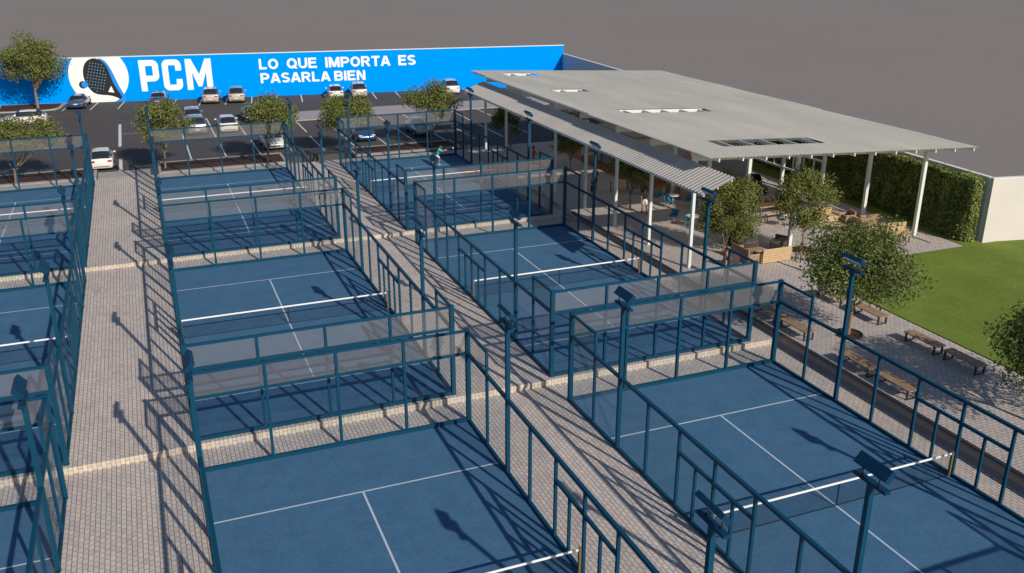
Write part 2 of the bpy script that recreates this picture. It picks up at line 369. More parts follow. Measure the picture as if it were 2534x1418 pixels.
# ------------------------------------------------------------------ padel courts
Wc, Lc, H4, H3 = 10.0, 20.08, 3.87, 2.91
SL = 16.75
ROWN = ("nearest", "middle", "farthest"); COLN = ("left", "centre", "right")
def court_floor():
    m = MB(); m.quad((0,0,0),(Wc,0,0),(Wc,Lc,0),(0,Lc,0), 0)
    z = .004
    for y in (SL, Lc-SL): m.quad((0,y-.035,z),(Wc,y-.035,z),(Wc,y+.035,z),(0,y+.035,z), 1)
    m.quad((Wc/2-.035,Lc-SL+.035,z),(Wc/2+.035,Lc-SL+.035,z),(Wc/2+.035,SL-.035,z),(Wc/2-.035,SL-.035,z), 1)
    return m.mesh("court_floor", [TURF, LINE])
floor_me = court_floor()
def cage():
    t = link("court_cage", None)
    def part(nm, mb, mat): return mb.build(nm, mat, t)
    def P(x, y, w_, z1, d=None):
        d = d or w_; part("post", MB().box(x-w_/2, x+w_/2, y-d/2, y+d/2, 0, z1), FRAME)
    for y in (0, Lc):
        for x in (0, Wc): P(x, y, .17, H4+.03)
        for x in (2.5, 5, 7.5): P(x, y, .10, H4-.04, .13)
        part("top_rail", MB().box(.085, Wc-.085, y-.05, y+.05, H4-.085, H4), FRAME)
        part("middle_rail", MB().box(.085, Wc-.085, y-.068, y+.068, H3-.05, H3+.04), FRAME)
        part("bottom_rail", MB().box(.085, Wc-.085, y-.07, y+.07, .006, .14), FRAME)
        for i in range(4):
            a, b = 2.5*i+.05, 2.5*i+2.45
            part("glass_panel", MB().quad((a,y,.14),(b,y,.14),(b,y,H3-.05),(a,y,H3-.05)), GLASS)
            part("mesh_panel", MB().quad((a,y,H3+.04),(b,y,H3+.04),(b,y,H4-.085),(a,y,H4-.085)), MESHD)
    for sx, x in ((-1, 0), (1, Wc)):
        for y in (2, 6, 8, 10, 12, 14, 18):
            tall = y in (2, 18)
            P(x, y+(0 if y != 10 else .0), .095, (H4 if tall else H3-.055))
        for y in (9, 11): P(x, y, .085, 2.03)
        part("side_rail", MB().box(x-.058, x+.058, .085, Lc-.085, H3-.055, H3+.055), FRAME)
        part("side_bottom_rail", MB().box(x-.055, x+.055, .085, Lc-.085, .005, .10), FRAME)
        part("gate_rail", MB().box(x-.05, x+.05, 8.05, 12-.05, 2.03, 2.13), FRAME)
        for a, b in ((.085, 1.953), (18.048, Lc-.085)):
            part("step_rail", MB().box(x-.045, x+.045, a, b, H4-.09, H4-.004), FRAME)
            part("mesh_panel", MB().quad((x,a,H3+.055),(x,b,H3+.055),(x,b,H4-.09),(x,a,H4-.09)), MESHD)
        for a, b in ((.085, 1.95), (2.05, 3.93), (16.07, 17.95), (18.05, Lc-.085)):
            part("glass_panel", MB().quad((x,a,.10),(x,b,.10),(x,b,H3-.055),(x,a,H3-.055)), GLASS)
        for a, b in ((4.07, 5.95), (6.05, 7.95), (8.05, 11.95), (12.05, 13.95), (14.05, 15.93)):
            part("mesh_panel", MB().quad((x,a,.10),(x,b,.10),(x,b,H3-.055),(x,a,H3-.055)), MESHL)
    return t
def net():
    t = link("court_net", None)
    MB().quad((.12,0,.03),(Wc-.12,0,.03),(Wc-.12,0,.86),(.12,0,.86)).build("net_mesh", NETM, t)
    MB().box(.12, Wc-.12, -.014, .014, .86, .925).build("tape", TAPE, t)
    MB().box(.12, Wc-.12, -.008, .008, .012, .03).build("bottom_cord", BLACK, t)
    MB().box(Wc/2-.02, Wc/2+.02, -.016, .016, .03, .86).build("centre_strap", BLACK, t)
    for x in (.10, Wc-.10): MB().box(x-.04, x+.04, -.04, .04, 0, .97).build("net_post", NETPOST, t)
    return t
def lamp():   # light faces +x
    t = link("floodlight", None)
    MB().box(-.07, .07, -.07, .07, 0, 5.66).build("pole", FRAME, t)
    MB().box(-.085, .085, -.52, .52, 5.66, 5.74).build("crossbar", FRAME2, t)
    a = Vector((.65, 0, .76)); n = Vector((.76, 0, -.65))   # n: light direction
    c = Vector((.02, 0, 6.10))
    for y in (-.27, .27):
        MB().tube((-.03, y, 5.74), (-.05, y, 6.04), .017, .017, 6).build("rod", BLACK, t)
        MB().box(-.06, .0, y-.03, y+.03, 5.74, 5.775).build("bracket", BLACK, t)
    h = MB().obox(c, (0, .52, 0), a*.165, n*.075).build("lamp_head", FRAME2, t, bevel=.02)
    MB().obox(c+n*.077, (0, .44, 0), a*.10, n*.005).build("lens", LENS, h)
    return t
cage0 = cage(); net0 = net(); lamp0 = lamp()
first = True
for r in range(3):
    for c in range(3):
        x, y, z = CX[c], (0, YB, YC)[r], (ZA, ZB, ZC)[r]
        fo = link("court_floor", floor_me); fo.location = (x, y, z); struct(fo)
        lab = "court in the %s column, %s to the camera" % (COLN[c], ("nearest", "second", "farthest"))[0:1] if False else ""
        where = "%s court of the %s column" % (("nearest", "middle", "farthest")[r], COLN[c])
        if first: k, nn = cage0, net0
        else: k, nn = copy_tree(cage0), copy_tree(net0)
        k.location = (x, y, z); nn.location = (x, y+Lc/2, z+.004)
        tag(k, "blue steel and glass cage around the %s" % where, "court cage", "padel court cages")
        tag(nn, "white-taped net across the %s" % where, "net", "nets across the courts")
        for sx in (0, 1):
            for ly in (4, 16):
                L = lamp0 if (first and sx == 0 and ly == 4) else copy_tree(lamp0)
                L.location = (x+(-.01 if sx == 0 else Wc+.01), y+ly, z); L.rotation_euler = (0, 0, 0 if sx == 0 else math.pi)
                tag(L, "floodlight pole, %s side, %s end, %s" % (("left", "right")[sx], ("near", "far")[ly > 9], where), "floodlight", "floodlight poles along the courts")
        first = False

# ------------------------------------------------------------------ boundary walls
D = Vector((1, WS, 0)).normalized(); WB = Vector((-7.34, 106.61, 0)); NB = Vector((WS, -1, 0)).normalized()   # NB towards camera
def wp(s, z, off=0): return tuple(WB+D*s+NB*off+Vector((0, 0, z)))
def slab(s0, s1, z0, z1, off0, off1, name, mat, parent=None):
    a, b, c, d = [WB+D*s+NB*o for s, o in ((s0, off1), (s1, off1), (s1, off0), (s0, off0))]
    return MB().prism([(p.x, p.y) for p in (a, b, c, d)], z0, z1).build(name, mat, parent)
t = thing("painted_wall", "long bright blue boundary wall with racket logo and white slogan", "wall", tuple(WB))
def par(o, p):
    o.parent = p; o.matrix_parent_inverse = Matrix.Translation(-Vector(p.location)); return o
S_END = 58.5
par(slab(-60, S_END, -.3, 5.50, -.25, 0, "wall_face", BLUEWALL), t)
par(slab(-60, S_END+.03, 5.50, 5.58, -.28, .03, "coping", WHITE), t)
def mural(pts, layer, name, mat, parent):
    off = .006+.004*layer
    m = MB(); m.poly([wp(s, z, off) for s, z in pts]); o = m.build(name, mat); par(o, parent); return o
# logo disc, clipped by the wall
cs, cz, cr = 3.0, 3.45, 3.19
pts = []
for i in range(160):
    a = 2*math.pi*i/160; pts.append((cs+cr*math.cos(a), cz+cr*1.02*math.sin(a)))
cl = [(s, min(max(z, .5), 5.49)) for s, z in pts]
logo = mural(cl, 0, "logo_disc", LOGOWHITE, t)
black = [(1.41,4.08),(1.54,4.56),(1.78,4.98),(2.11,5.27),(2.54,5.43),(2.94,5.43),(3.31,5.27),(3.67,4.98),(3.95,4.55),(4.11,4.06),(4.25,3.39),(4.43,2.65),(4.69,2.02),(5.01,1.39),(5.2,1.05),(4.97,.74),(4.6,.97),(4.16,1.15),(3.71,1.25),(3.13,1.3),(2.56,1.41),(2.19,1.59),(1.92,1.9),(1.71,2.25),(1.53,2.62),(1.43,3.05),(1.36,3.54)]
stripe = [(3.11,5.46),(3.5,5.40),(3.86,5.12),(4.19,4.66),(4.5,3.9),(4.79,3.0),(5.08,2.13),(5.4,1.38),(5.62,1.0),(5.3,.5),(4.80,.5),(4.97,.74),(5.2,1.05),(5.01,1.39),(4.69,2.02),(4.43,2.65),(4.25,3.39),(4.11,4.06),(3.95,4.55),(3.67,4.98),(3.31,5.27)]
mural(stripe, 1, "logo_stripe", LOGOBLUE, t)
mural(black, 2, "logo_racket", LOGOBLACK, t)
def disc(c, r, n=24): return [(c[0]+r*math.cos(2*math.pi*i/n), c[1]+r*math.sin(2*math.pi*i/n)) for i in range(n)]
mural(disc((1.20, 2.52), .43), 3, "logo_ball_crescent", LOGOBLACK, t)  # printed black disc, shows as a crescent left of the ball
mural(disc((1.38, 2.54), .36), 4, "logo_ball", LOGOBLUE, t)
mural([(4.16, 2.30), (3.76, 1.64), (4.42, 1.52)], 3, "logo_throat", LOGOWHITE, t)
m = MB()
def inside(p, poly):
    c = False; n = len(poly)
    for i in range(n):
        (x1, y1), (x2, y2) = poly[i], poly[(i+1) % n]
        if (y1 > p[1]) != (y2 > p[1]) and p[0] < (x2-x1)*(p[1]-y1)/(y2-y1)+x1: c = not c
    return c
for i in range(-8, 9):
    for j in range(-8, 9):
        s_, z_ = 2.78+i*.30+j*.10, 3.45+j*.33-i*.06
        e = ((s_-2.76)/1.12)**2+((z_-3.42)/1.72)**2
        if e < 1 and inside((s_, z_), black):
            m.poly([wp(a, b, .006+.004*3) for a, b in disc((s_, z_), .065, 8)])
par(m.build("logo_dots", DOTS), t)
# PCM letters (7.45..15.4, z 1.52..5.1)
def rrect(x0, y0, x1, y1, rad, corners=(1,1,1,1), n=6):
    out = []
    for k, (cx, cy, a0) in enumerate(((x1-rad, y1-rad, 0), (x0+rad, y1-rad, 90), (x0+rad, y0+rad, 180), (x1-rad, y0+rad, 270))):
        if corners[k]:
            for i in range(n+1): a = R(a0+90*i/n); out.append((cx+rad*math.cos(a), cy+rad*math.sin(a)))
        else: out.append(((x1, y1), (x0, y1), (x0, y0), (x1, y0))[k])
    return out
zb, zt = 1.55, 5.08; st = .66
def letters():
    m = MB(); o_ = .012
    def A(p): m.poly([wp(s, z, o_) for s, z in p])
    # P
    x0 = 7.42; x1 = 9.52; mid = 3.0
    A([(x0, zb), (x0+st, zb), (x0+st, zt), (x0, zt)])
    A([(x0+st, zt-st), (x1-st-.0, zt-st), (x1-st, zt), (x0+st, zt)]); A([(x0+st, mid-.35), (x1-st, mid-.35), (x1-st, mid-.35+st), (x0+st, mid-.35+st)])
    def arc(cx, cy, r0, r1, a0, a1, n=8):
        for i in range(n):
            a, b = R(a0+(a1-a0)*i/n), R(a0+(a1-a0)*(i+1)/n)
            A([(cx+r0*math.cos(a), cy+r0*math.sin(a)), (cx+r1*math.cos(a), cy+r1*math.sin(a)), (cx+r1*math.cos(b), cy+r1*math.sin(b)), (cx+r0*math.cos(b), cy+r0*math.sin(b))])
    arc(x1-st, zt-st, 0, st, 0, 90); arc(x1-st, mid-.35+st, 0, st, -90, 0)
    A([(x1-st, mid-.35+st), (x1, mid-.35+st), (x1, zt-st), (x1-st, zt-st)])
    # C
    x0, x1 = 9.92, 12.02
    A([(x0, zb+st), (x0+st, zb+st), (x0+st, zt-st), (x0, zt-st)])
    arc(x0+st, zt-st, 0, st, 90, 180); arc(x0+st, zb+st, 0, st, 180, 270)
    A([(x0+st, zt-st), (x1-st, zt-st), (x1-st, zt), (x0+st, zt)]); A([(x0+st, zb), (x1-st, zb), (x1-st, zb+st), (x0+st, zb+st)])
    arc(x1-st, zt-st, 0, st, 0, 90); arc(x1-st, zb+st, 0, st, -90, 0)
    A([(x1-st, zt-st-.62), (x1, zt-st-.62), (x1, zt-st), (x1-st, zt-st)]); A([(x1-st, zb+st), (x1, zb+st), (x1, zb+st+.62), (x1-st, zb+st+.62)])
    # M
    x0, x1 = 12.5, 15.38; mx = (x0+x1)/2
    A([(x0, zb), (x0+st, zb), (x0+st, zt), (x0, zt)]); A([(x1-st, zb), (x1, zb), (x1, zt), (x1-st, zt)])
    A([(x0+st, zt), (x0+st, zt-1.5), (mx-.2, zb+.35), (mx, zb+.35), (mx, zb+1.75)]); A([(x1-st, zt), (mx, zb+1.75), (mx, zb+.35), (mx+.2, zb+.35), (x1-st, zt-1.5)])
    return m
par(letters().build("wall_letters", LOGOWHITE), t)
SW = .20   # stroke width relative to the cap height of 1
def glyph(ch):
    """strokes: ('l', x0,y0,x1,y1) bars with square ends, ('a', cx,cy,rx,ry,a0,a1) elliptical arcs (centre line); returns (strokes, width)"""
    h = SW/2; T, B = 1-h, h
    G = dict(
        L=([('l',h,0,h,1), ('l',SW,B,.62,B)], .66), I=([('l',h,0,h,1)], SW),
        O=([('a',.42,.5,.32,.40,0,360)], .84), Q=([('a',.42,.5,.32,.40,0,360), ('l',.50,.30,.80,.0)], .86),
        U=([('l',h,.36,h,1), ('l',.66,.36,.66,1), ('a',.38,.36,.28,.26,180,360)], .76),
        E=([('l',h,0,h,1), ('l',SW,T,.68,T), ('l',SW,.53,.63,.53), ('l',SW,B,.70,B)], .72),
        M=([('l',h,0,h,1), ('l',.82,0,.82,1), ('l',.14,.97,.46,.05), ('l',.78,.97,.46,.05)], .92),
        P=([('l',h,0,h,1), ('l',SW,T,.42,T), ('l',SW,.46,.42,.46), ('a',.42,.68,.22,.22,-90,90)], .74),
        R=([('l',h,0,h,1), ('l',SW,T,.42,T), ('l',SW,.48,.42,.48), ('a',.42,.69,.22,.21,-90,90), ('l',.42,.46,.68,.0)], .80),
        T=([('l',.36,0,.36,1-SW), ('l',0,T,.72,T)], .72),
        A=([('l',.09,0,.39,.98), ('l',.73,0,.43,.98), ('l',.24,.29,.58,.29)], .82),
        S=([('a',.36,.715,.26,.185,25,270), ('a',.36,.285,.26,.185,-155,90)], .72),
        B=([('l',h,0,h,1), ('l',SW,T,.43,T), ('l',SW,.52,.45,.52), ('l',SW,B,.45,B), ('a',.43,.71,.19,.19,-90,90), ('a',.45,.31,.21,.21,-90,90)], .76),
        N=([('l',h,0,h,1), ('l',.66,0,.66,1), ('l',.14,.97,.62,.03)], .76))
    return G[ch]
def place_text(body, s0, s1, z0, z1, space):
    x = 0; items = []
    for ch in body:
        if ch == ' ': x += space; continue
        g_, w_ = glyph(ch); items.append((x, g_)); x += w_+.09
    tot = x-.09; sx = (s1-s0)/tot; sz = z1-z0; m = MB(); lay = 0
    P_ = lambda X, Y: wp(s0+X*sx, z0+Y*sz, .010+.0012*(lay % 6))
    for ox, g_ in items:
        for st_ in g_:
            lay += 1
            if st_[0] == 'l':
                _, xa, ya, xb, yb = st_; d = Vector((xb-xa, yb-ya)).normalized(); n = Vector((-d.y, d.x))*SW/2
                if abs(d.x) > .05 and abs(d.y) > .05: n = Vector((SW*.56, 0))     # diagonals keep flat feet
                m.poly([P_(ox+xa+n.x, ya+n.y), P_(ox+xa-n.x, ya-n.y), P_(ox+xb-n.x, yb-n.y), P_(ox+xb+n.x, yb+n.y)])
            else:
                _, cx, cy, rx, ry, a0, a1 = st_; k = 18; h = SW/2
                for i in range(k):
                    a, b_ = R(a0+(a1-a0)*i/k), R(a0+(a1-a0)*(i+1)/k)
                    m.poly([P_(ox+cx+(rx+q*h)*math.cos(t_), cy+(ry+q*h)*math.sin(t_)) for q, t_ in ((-1, a), (1, a), (1, b_), (-1, b_))])
    par(m.build("slogan_line", LOGOWHITE), t)
place_text("LO QUE IMPORTA ES", 20.8, 39.5, 3.64, 4.85, .62)
place_text("PASARLA BIEN", 20.85, 33.25, 2.03, 3.20, .26)
# side wall and white front wall
def wall_between(a, b, z0, z1, th, side, name, label, mat, cat="wall", cop=True):
    a, b = Vector((*a, 0)), Vector((*b, 0)); d = (b-a).normalized(); n = Vector((-d.y, d.x, 0))*side
    t = thing(name, label, cat, tuple(a))
    q = [a, b, b+n*th, a+n*th]
    if side < 0: q.reverse()
    par(MB().prism([(p.x, p.y) for p in q], z0, z1).build("wall_face", mat), t)
    if cop:
        e = d*.02; n2 = n*(-.02); q = [a-e+n2, b+e+n2, b+e+n*(th+.02), a-e+n*(th+.02)]
        if side < 0: q.reverse()
        par(MB().prism([(p.x, p.y) for p in q], z1, z1+.06).build("coping", WHITE), t)
    return t
sx0, sy0 = 46.05, 28.46
wall_between((46.02, 28.72), (50.55, yw(50.55)+.1), -.3, 4.44, .25, -1, "boundary_wall", "long pale side wall behind the hedge and pavilion", plain("pale_wall", (.62,.60,.62), .85, 0, .02, 1))
wall_between((46.05, 28.46), (95, 18.4), -.3, 4.44, .25, 1, "boundary_wall", "cream wall at the far edge of the lawn", CREAM)

# ------------------------------------------------------------------ foliage
def leaf_quads(m, pts, size, up=.35, rng=random):
    for p, nrm in pts:
        s = size*rng.uniform(.65, 1.25)
        n = (Vector(nrm)*.8+Vector((rng.gauss(0,.6), rng.gauss(0,.6), rng.gauss(up,.6)))).normalized()
        u = n.orthogonal().normalized(); u = Matrix.Rotation(rng.uniform(0, 6.28), 3, n) @ u; v = n.cross(u)
        p = Vector(p); a = u*s*.5; b_ = v*s*.30
        m.quad(tuple(p-a), tuple(p+b_+n*.1*s), tuple(p+a), tuple(p-b_+n*.1*s))
def tree(x, y, label, crown, trunk_h=1.3, n=5000, leaf=.17, forks=5, mat=None, z0=ZS+.05, seed=1, trunk_r=.10, sub=22, group="trees around the courts", lobe=.42, low=-.75):
    """crown: (cx, cy, cz, rx, ry, rz) centre relative to the base"""
    rg = random.Random(seed); mat = mat or LEAF
    t = thing("tree", label, "tree", (x, y, z0), 0, group)
    cx, cy, cz, rx, ry, rz = crown
    lobes = []
    for i in range(sub):
        th = rg.uniform(0, 6.283); ph = math.acos(rg.uniform(low, 1)); rr = rg.uniform(.45, .86)
        c = Vector((cx+rx*rr*math.sin(ph)*math.cos(th), cy+ry*rr*math.sin(ph)*math.sin(th), cz+rz*rr*math.cos(ph)))
        lobes.append((c, rg.uniform(.72, 1.2)*lobe*min(rx, ry, rz*1.15)))
    m = MB(); per = n//len(lobes)
    for c, r in lobes:
        pts = []
        for k in range(int(per*(r/(lobe*min(rx, ry, rz*1.15)))**2)):
            d = Vector((rg.gauss(0,1), rg.gauss(0,1), rg.gauss(0,1))).normalized(); q = r*(rg.random()**.38)*rg.uniform(.8, 1.12)
            pts.append((c+Vector((d.x*q*1.15, d.y*q*1.15, d.z*q*.85)), d))
        leaf_quads(m, pts, leaf, .35, rg)
    m.build("crown", mat, t)
    b = MB(); top = Vector((cx*.25, cy*.25, trunk_h)); b.tube((0,0,-.1), tuple(top), trunk_r, trunk_r*.75, 8)
    for i in range(forks):
        c, r = lobes[i*len(lobes)//forks]; mid = top.lerp(c, .5)+Vector((rg.uniform(-.15,.15), rg.uniform(-.15,.15), .1))
        b.tube(tuple(top-Vector((0,0,.08))), tuple(mid), trunk_r*.55, trunk_r*.35, 6); b.tube(tuple(mid), tuple(c), trunk_r*.35, trunk_r*.12, 5)
        for q in range(2):
            c2, r2 = lobes[(i*len(lobes)//forks+q+1) % len(lobes)]; b.tube(tuple(mid), tuple(c2), trunk_r*.25, trunk_r*.08, 5)
    b.build("trunk", BARK, t)
    return t
TG = "small trees in the car park beds"
tree(.85, 67.8, "round tree behind the farthest court of the centre column, left one", (.3,0,3.6,2.45,2.2,1.8), 1.1, 9000, .17, 5, seed=3, group=TG)
tree(8.95, 67.5, "round tree behind the farthest court of the centre column, right one", (.4,0,3.6,2.5,2.2,1.8), 1.1, 9000, .17, 5, seed=5, group=TG)
tree(15.9, 67.7, "spreading tree behind the left corner of the farthest right court", (-.1,0,3.5,2.5,2.2,1.95), 1.1, 9000, .17, 5, seed=8, group=TG)
tree(23.4, 68.0, "spreading tree behind the right half of the farthest right court", (.0,0,3.85,2.6,2.2,1.85), 1.2, 9000, .17, 5, seed=11, group=TG)
tree(-9.9, 66.9, "wide low tree behind the farthest court of the left column", (.4,0,3.5,3.4,2.4,1.8), 1.0, 11000, .17, 6, seed=14, group=TG)
tree(-10.9, 103.5, "tall tree standing in front of the blue wall", (.1,0,5.2,3.1,2.7,2.6), 2.0, 14000, .22, 7, seed=21, trunk_r=.17, sub=32, lobe=.46)
PG = "trees under the pavilion edge"
tree(29.75, 42.9, "slender leafy tree beside the walking man in white shorts", (-.2,0,3.1,1.85,1.6,2.0), 1.0, 9000, .15, 6, LEAF, seed=31, group=PG, trunk_r=.07)
tree(31.0, 55.0, "slender leafy tree near the far kiosk under the canopy", (-.1,0,2.8,1.95,1.6,2.0), .8, 8000, .16, 5, LEAF, seed=32, group=PG, trunk_r=.07)
tree(29.85, 65.0, "slender leafy tree at the far end of the canopy", (-.1,0,2.7,1.5,1.3,2.2), .7, 7000, .16, 5, LEAF, seed=33, group=PG, trunk_r=.07)
tree(30.05, 32.4, "tall leafy tree beside the near end of the corrugated canopy", (.3,0,2.75,1.65,1.5,2.55), .5, 17000, .125, 6, LEAF, seed=34, group=PG, trunk_r=.07, sub=40, lobe=.48, low=-1)
tree(34.9, 31.3, "leafy tree growing from a round ring by the wooden sofa", (-.2,.1,3.2,1.7,1.5,2.15), 1.1, 15000, .125, 6, LEAF, seed=35, group=PG, trunk_r=.06, sub=36, lobe=.46, low=-.95)
tree(28.8, 20.4, "wide round tree between the benches on the paved walk", (.15,0,3.45,3.15,2.8,1.9), 1.35, 17000, .15, 8, LEAFD, seed=41, group="trees on the paved walk", trunk_r=.10, sub=46, lobe=.44)
tree(29.5, 10.6, "dark tree cut by the right edge of the view", (.9,.2,3.0,2.9,2.7,1.95), 1.2, 16000, .15, 8, LEAFD, seed=44, group="trees on the paved walk", trunk_r=.10, sub=44, lobe=.44)
# hedge along the side wall
def hedge():
    t = thing("hedge", "tall dark green clipped hedge against the side wall", "hedge", (45.5, 29, ZS))
    rg = random.Random(5)
    a = Vector((45.75, 28.95, 0)); b = Vector((48.9, 77.5, 0)); d = (b-a).normalized(); n = Vector((-d.y, d.x, 0))  # n toward -x
    Lh = (b-a).length; core = [a, b, b+n*.55, a+n*.55]
    par(MB().prism([(p.x, p.y) for p in (core[0], core[1], core[2], core[3])], ZS, ZS+3.75).build("stems", plain("hedge_core", (.05,.075,.02), .9)), t)
    m = MB(); pts = []
    def ad(P, nn): pts.append((P, nn))
    for k in range(46000):
        s = Lh*rg.random()**1.5; z = rg.uniform(.0, 3.9)
        bulge = .12*math.sin(s*1.3)+.12*math.sin(z*2.1+s*.7)+.1*math.sin(s*3.7+z)
        P = a+d*s+n*(.62+bulge+rg.gauss(0,.08))+Vector((0,0,ZS+z)); ad(P, tuple(n))
    for k in range(8000):
        s = Lh*rg.random()**1.5; ad(a+d*s+n*rg.uniform(-.0,.7)+Vector((0,0,ZS+3.8+rg.gauss(0,.07)+.08*math.sin(s*2.3))), (0,0,1))
    for k in range(2600):
        ad(a-d*abs(rg.gauss(.05,.06))+n*rg.uniform(0,.7)+Vector((0,0,ZS+rg.uniform(0,3.85))), tuple(-d))
    leaf_quads(m, pts, .19, .3, rg)
    par(m.build("leaves", HEDGEL), t)
hedge()

# ------------------------------------------------------------------ pavilion
def pavilion():
    t = thing("pavilion", "open pavilion with big pale corrugated roof on white columns", "pavilion", (26.4, 29.1, 0))
    def rp(x, y):  # point on the roof plane
        return Vector((x, y, 7.18-.0476*(x-26.4)))
    def Lx(y): return 26.45+(y-29.1)/37.9*.45
    def Rx(y): return 45.07+(y-29.1)/37.9*1.05
    holes = [(29.1,36.1,31.8,33.55),(29.35,36.25,43.3,44.85),(29.0,31.8,53.35,54.9),(28.95,31.85,63.2,65.2)]
    # sheet with openings: strips in y, corrugated across x
    bands = [29.1, 31.8, 33.55, 43.3, 44.85, 53.35, 54.9, 63.2, 65.2, 67.0]
    m = MB(); pitch = .25; amp = .035
    def strip(x0, x1, y0, y1):
        def prof(x):
            f = ((x-20.0)/pitch) % 1.0
            return 0 if f < .30 else (f-.30)/.12 if f < .42 else 1 if f < .88 else (1-f)/.12
        xs = [(x0, prof(x0))]; i = int((x0-20)/pitch)
        while 20+i*pitch < x1:
            for f in (0, .30, .42, .88):
                xx = 20+(i+f)*pitch
                if x0+.002 < xx < x1-.002: xs.append((xx, prof(xx)))
            i += 1
        xs.append((x1, prof(x1)))
        for (xa, ha), (xb, hb) in zip(xs[:-1], xs[1:]):
            p = []
            for xx, yy, hh in ((xa,y0,ha),(xb,y0,hb),(xb,y1,hb),(xa,y1,ha)):
                q = rp(xx, yy); p.append((q.x, q.y, q.z+amp*hh))
            m.quad(*p)
    for y0, y1 in zip(bands[:-1], bands[1:]):
        hs = [h for h in holes if abs(h[2]-y0) < .01]
        x0, x1 = Lx(y0), Rx((y0+y1)/2)
        if hs: h = hs[0]; strip(x0, h[0], y0, y1); strip(h[1], x1, y0, y1)
        else: strip(x0, x1, y0, y1)
    o = m.build("roof_sheet", ROOFM); par(o, t)
    for h in holes[1:]:
        a, b = rp(h[0]-.05, h[3]+.04), rp(h[1]+.05, h[3]+.04)
        par(MB().obox((a+b)/2-Vector((0,0,.20)), (b-a)/2, (0,.03,0), (0,0,.17)).build("fascia", WHITES), t)
    # purlins along y, rafters along x
    for i in range(13):
        x = 27.05+1.48*i; a, b = rp(x, 29.15), rp(x, 66.8)
        par(MB().obox((a+b)/2-Vector((0,0,.13)), (0,(66.8-29.15)/2,0), (.035,0,0), (0,0,.085)).build("purlin", WHITES), t)
    ys = [31.2, 35.7, 40.0, 44.35, 49.3, 54.1, 58.9, 63.7]
    for y in ys:
        if y == 44.35: y = 45.2
        if y == 54.1: y = 55.4
        a, b = rp(Lx(y)+.25, y), rp(Rx(y)-1.0, y)
        par(MB().obox((a+b)/2-Vector((0,0,.40)), (b-a)/2, (0,.06,0), (0,0,.17)).build("rafter", WHITES), t)
    for k, y in enumerate(ys):
        for x in (27.0, 34.3, 43.35):
            if x == 34.3 and 49 < y < 58: continue
            yy = y+(.6 if x == 34.3 else 0)
            z = rp(x, yy).z-.55
            hw = .085 if x < 30 else .105; par(MB().box(x-hw, x+hw, yy-hw, yy+hw, ZS, z).build("column", WHITES), t)
            par(MB().box(x-hw-.06, x+hw+.06, yy-hw-.06, yy+hw+.06, ZS, ZS+.015).build("base_plate", CONC, t), t)
    # ladder truss between two columns of the right row
    for za in (1.92, 3.22):
        par(MB().box(43.28, 43.42, 40.1, 53.8, za, za+.13).build("truss_chord", WHITES), t)
    for k in range(12): par(MB().box(43.31, 43.39, 41.0+k*1.1, 41.08+k*1.1, 2.05, 3.22).build("truss_web", WHITES), t)
    return t
pavilion()
def canopy():
    t = thing("canopy", "long narrow tilted corrugated canopy in front of the pavilion", "canopy", (27, 31, 0))
    x0, z0, x1, z1, ya, yb = 25.0, 5.80, 26.82, 6.52, 27.4, 64.2
    m = MB(); n = 120; w_ = (yb-ya)/n; ys = []
    for i in range(n):
        a = ya+w_*i; ys += [(a, 0), (a+w_*.35, 0), (a+w_*.5, 1), (a+w_*.85, 1)]
    ys.append((yb, 0)); h = .045
    for (a, ha), (b, hb) in zip(ys[:-1], ys[1:]):
        fa, fb = (a-ya)/(yb-ya), (b-ya)/(yb-ya); m.quad((x0+.3*fa,a,z0+.1*fa+h*ha),(x1+.15*fa,a,z1+.05*fa+h*ha),(x1+.15*fb,b,z1+.05*fb+h*hb),(x0+.3*fb,b,z0+.1*fb+h*hb))
    o = m.build("corrugated_sheet", CANOPYM); par(o, t); sm = o.modifiers.new("thickness", 'SOLIDIFY'); sm.thickness = .02; sm.offset = -1
    for f in (.06, .5, .94):
        x = x0+(x1-x0)*f; z = z0+(z1-z0)*f-.09
        par(MB().obox((x+.11, (ya+yb)/2, z+.01), (.11, (yb-ya)/2-.05, .035), (.03, 0, 0), (0, 0, .045)).build("purlin", WHITES), t)
    for y in (31.2, 35.7, 40.0, 44.35, 49.3, 54.1, 58.9, 63.7):
        a, b = Vector((25.2, y, 5.72)), Vector((26.86, y, 6.38)); par(MB().obox((a+b)/2, (b-a)/2, (0,.04,0), (0,0,.07)).build("bracket", WHITES), t)
    return t
canopy()
# kiosk and partition under the roof
t = thing("kiosk", "beige kiosk block with serving counter under the pavilion roof", "kiosk", (37.4, 54.6, ZS+.005))
MB().box(-2.6, 2.6, -3, 3, 0, 2.9).build("wall", CREAM, t); MB().box(-2.75, 2.75, -3.15, 3.15, 2.9, 3.05).build("roof_slab", CONC, t)
MB().box(-2.95, -2.6, -2.4, 2.4, .9, 1.02).build("counter", WOODL, t); MB().box(-2.62, -2.5, -2.2, 2.2, 1.1, 2.1).build("serving_hatch", BLACK, t)
wall_between((39.0, 48.6), (42.4, 46.7), ZS+.006, 5.4, .12, 1, "partition", "grey partition screen beneath the pavilion roof", plain("grey_panel", (.30,.29,.30), .7), "screen", cop=False)

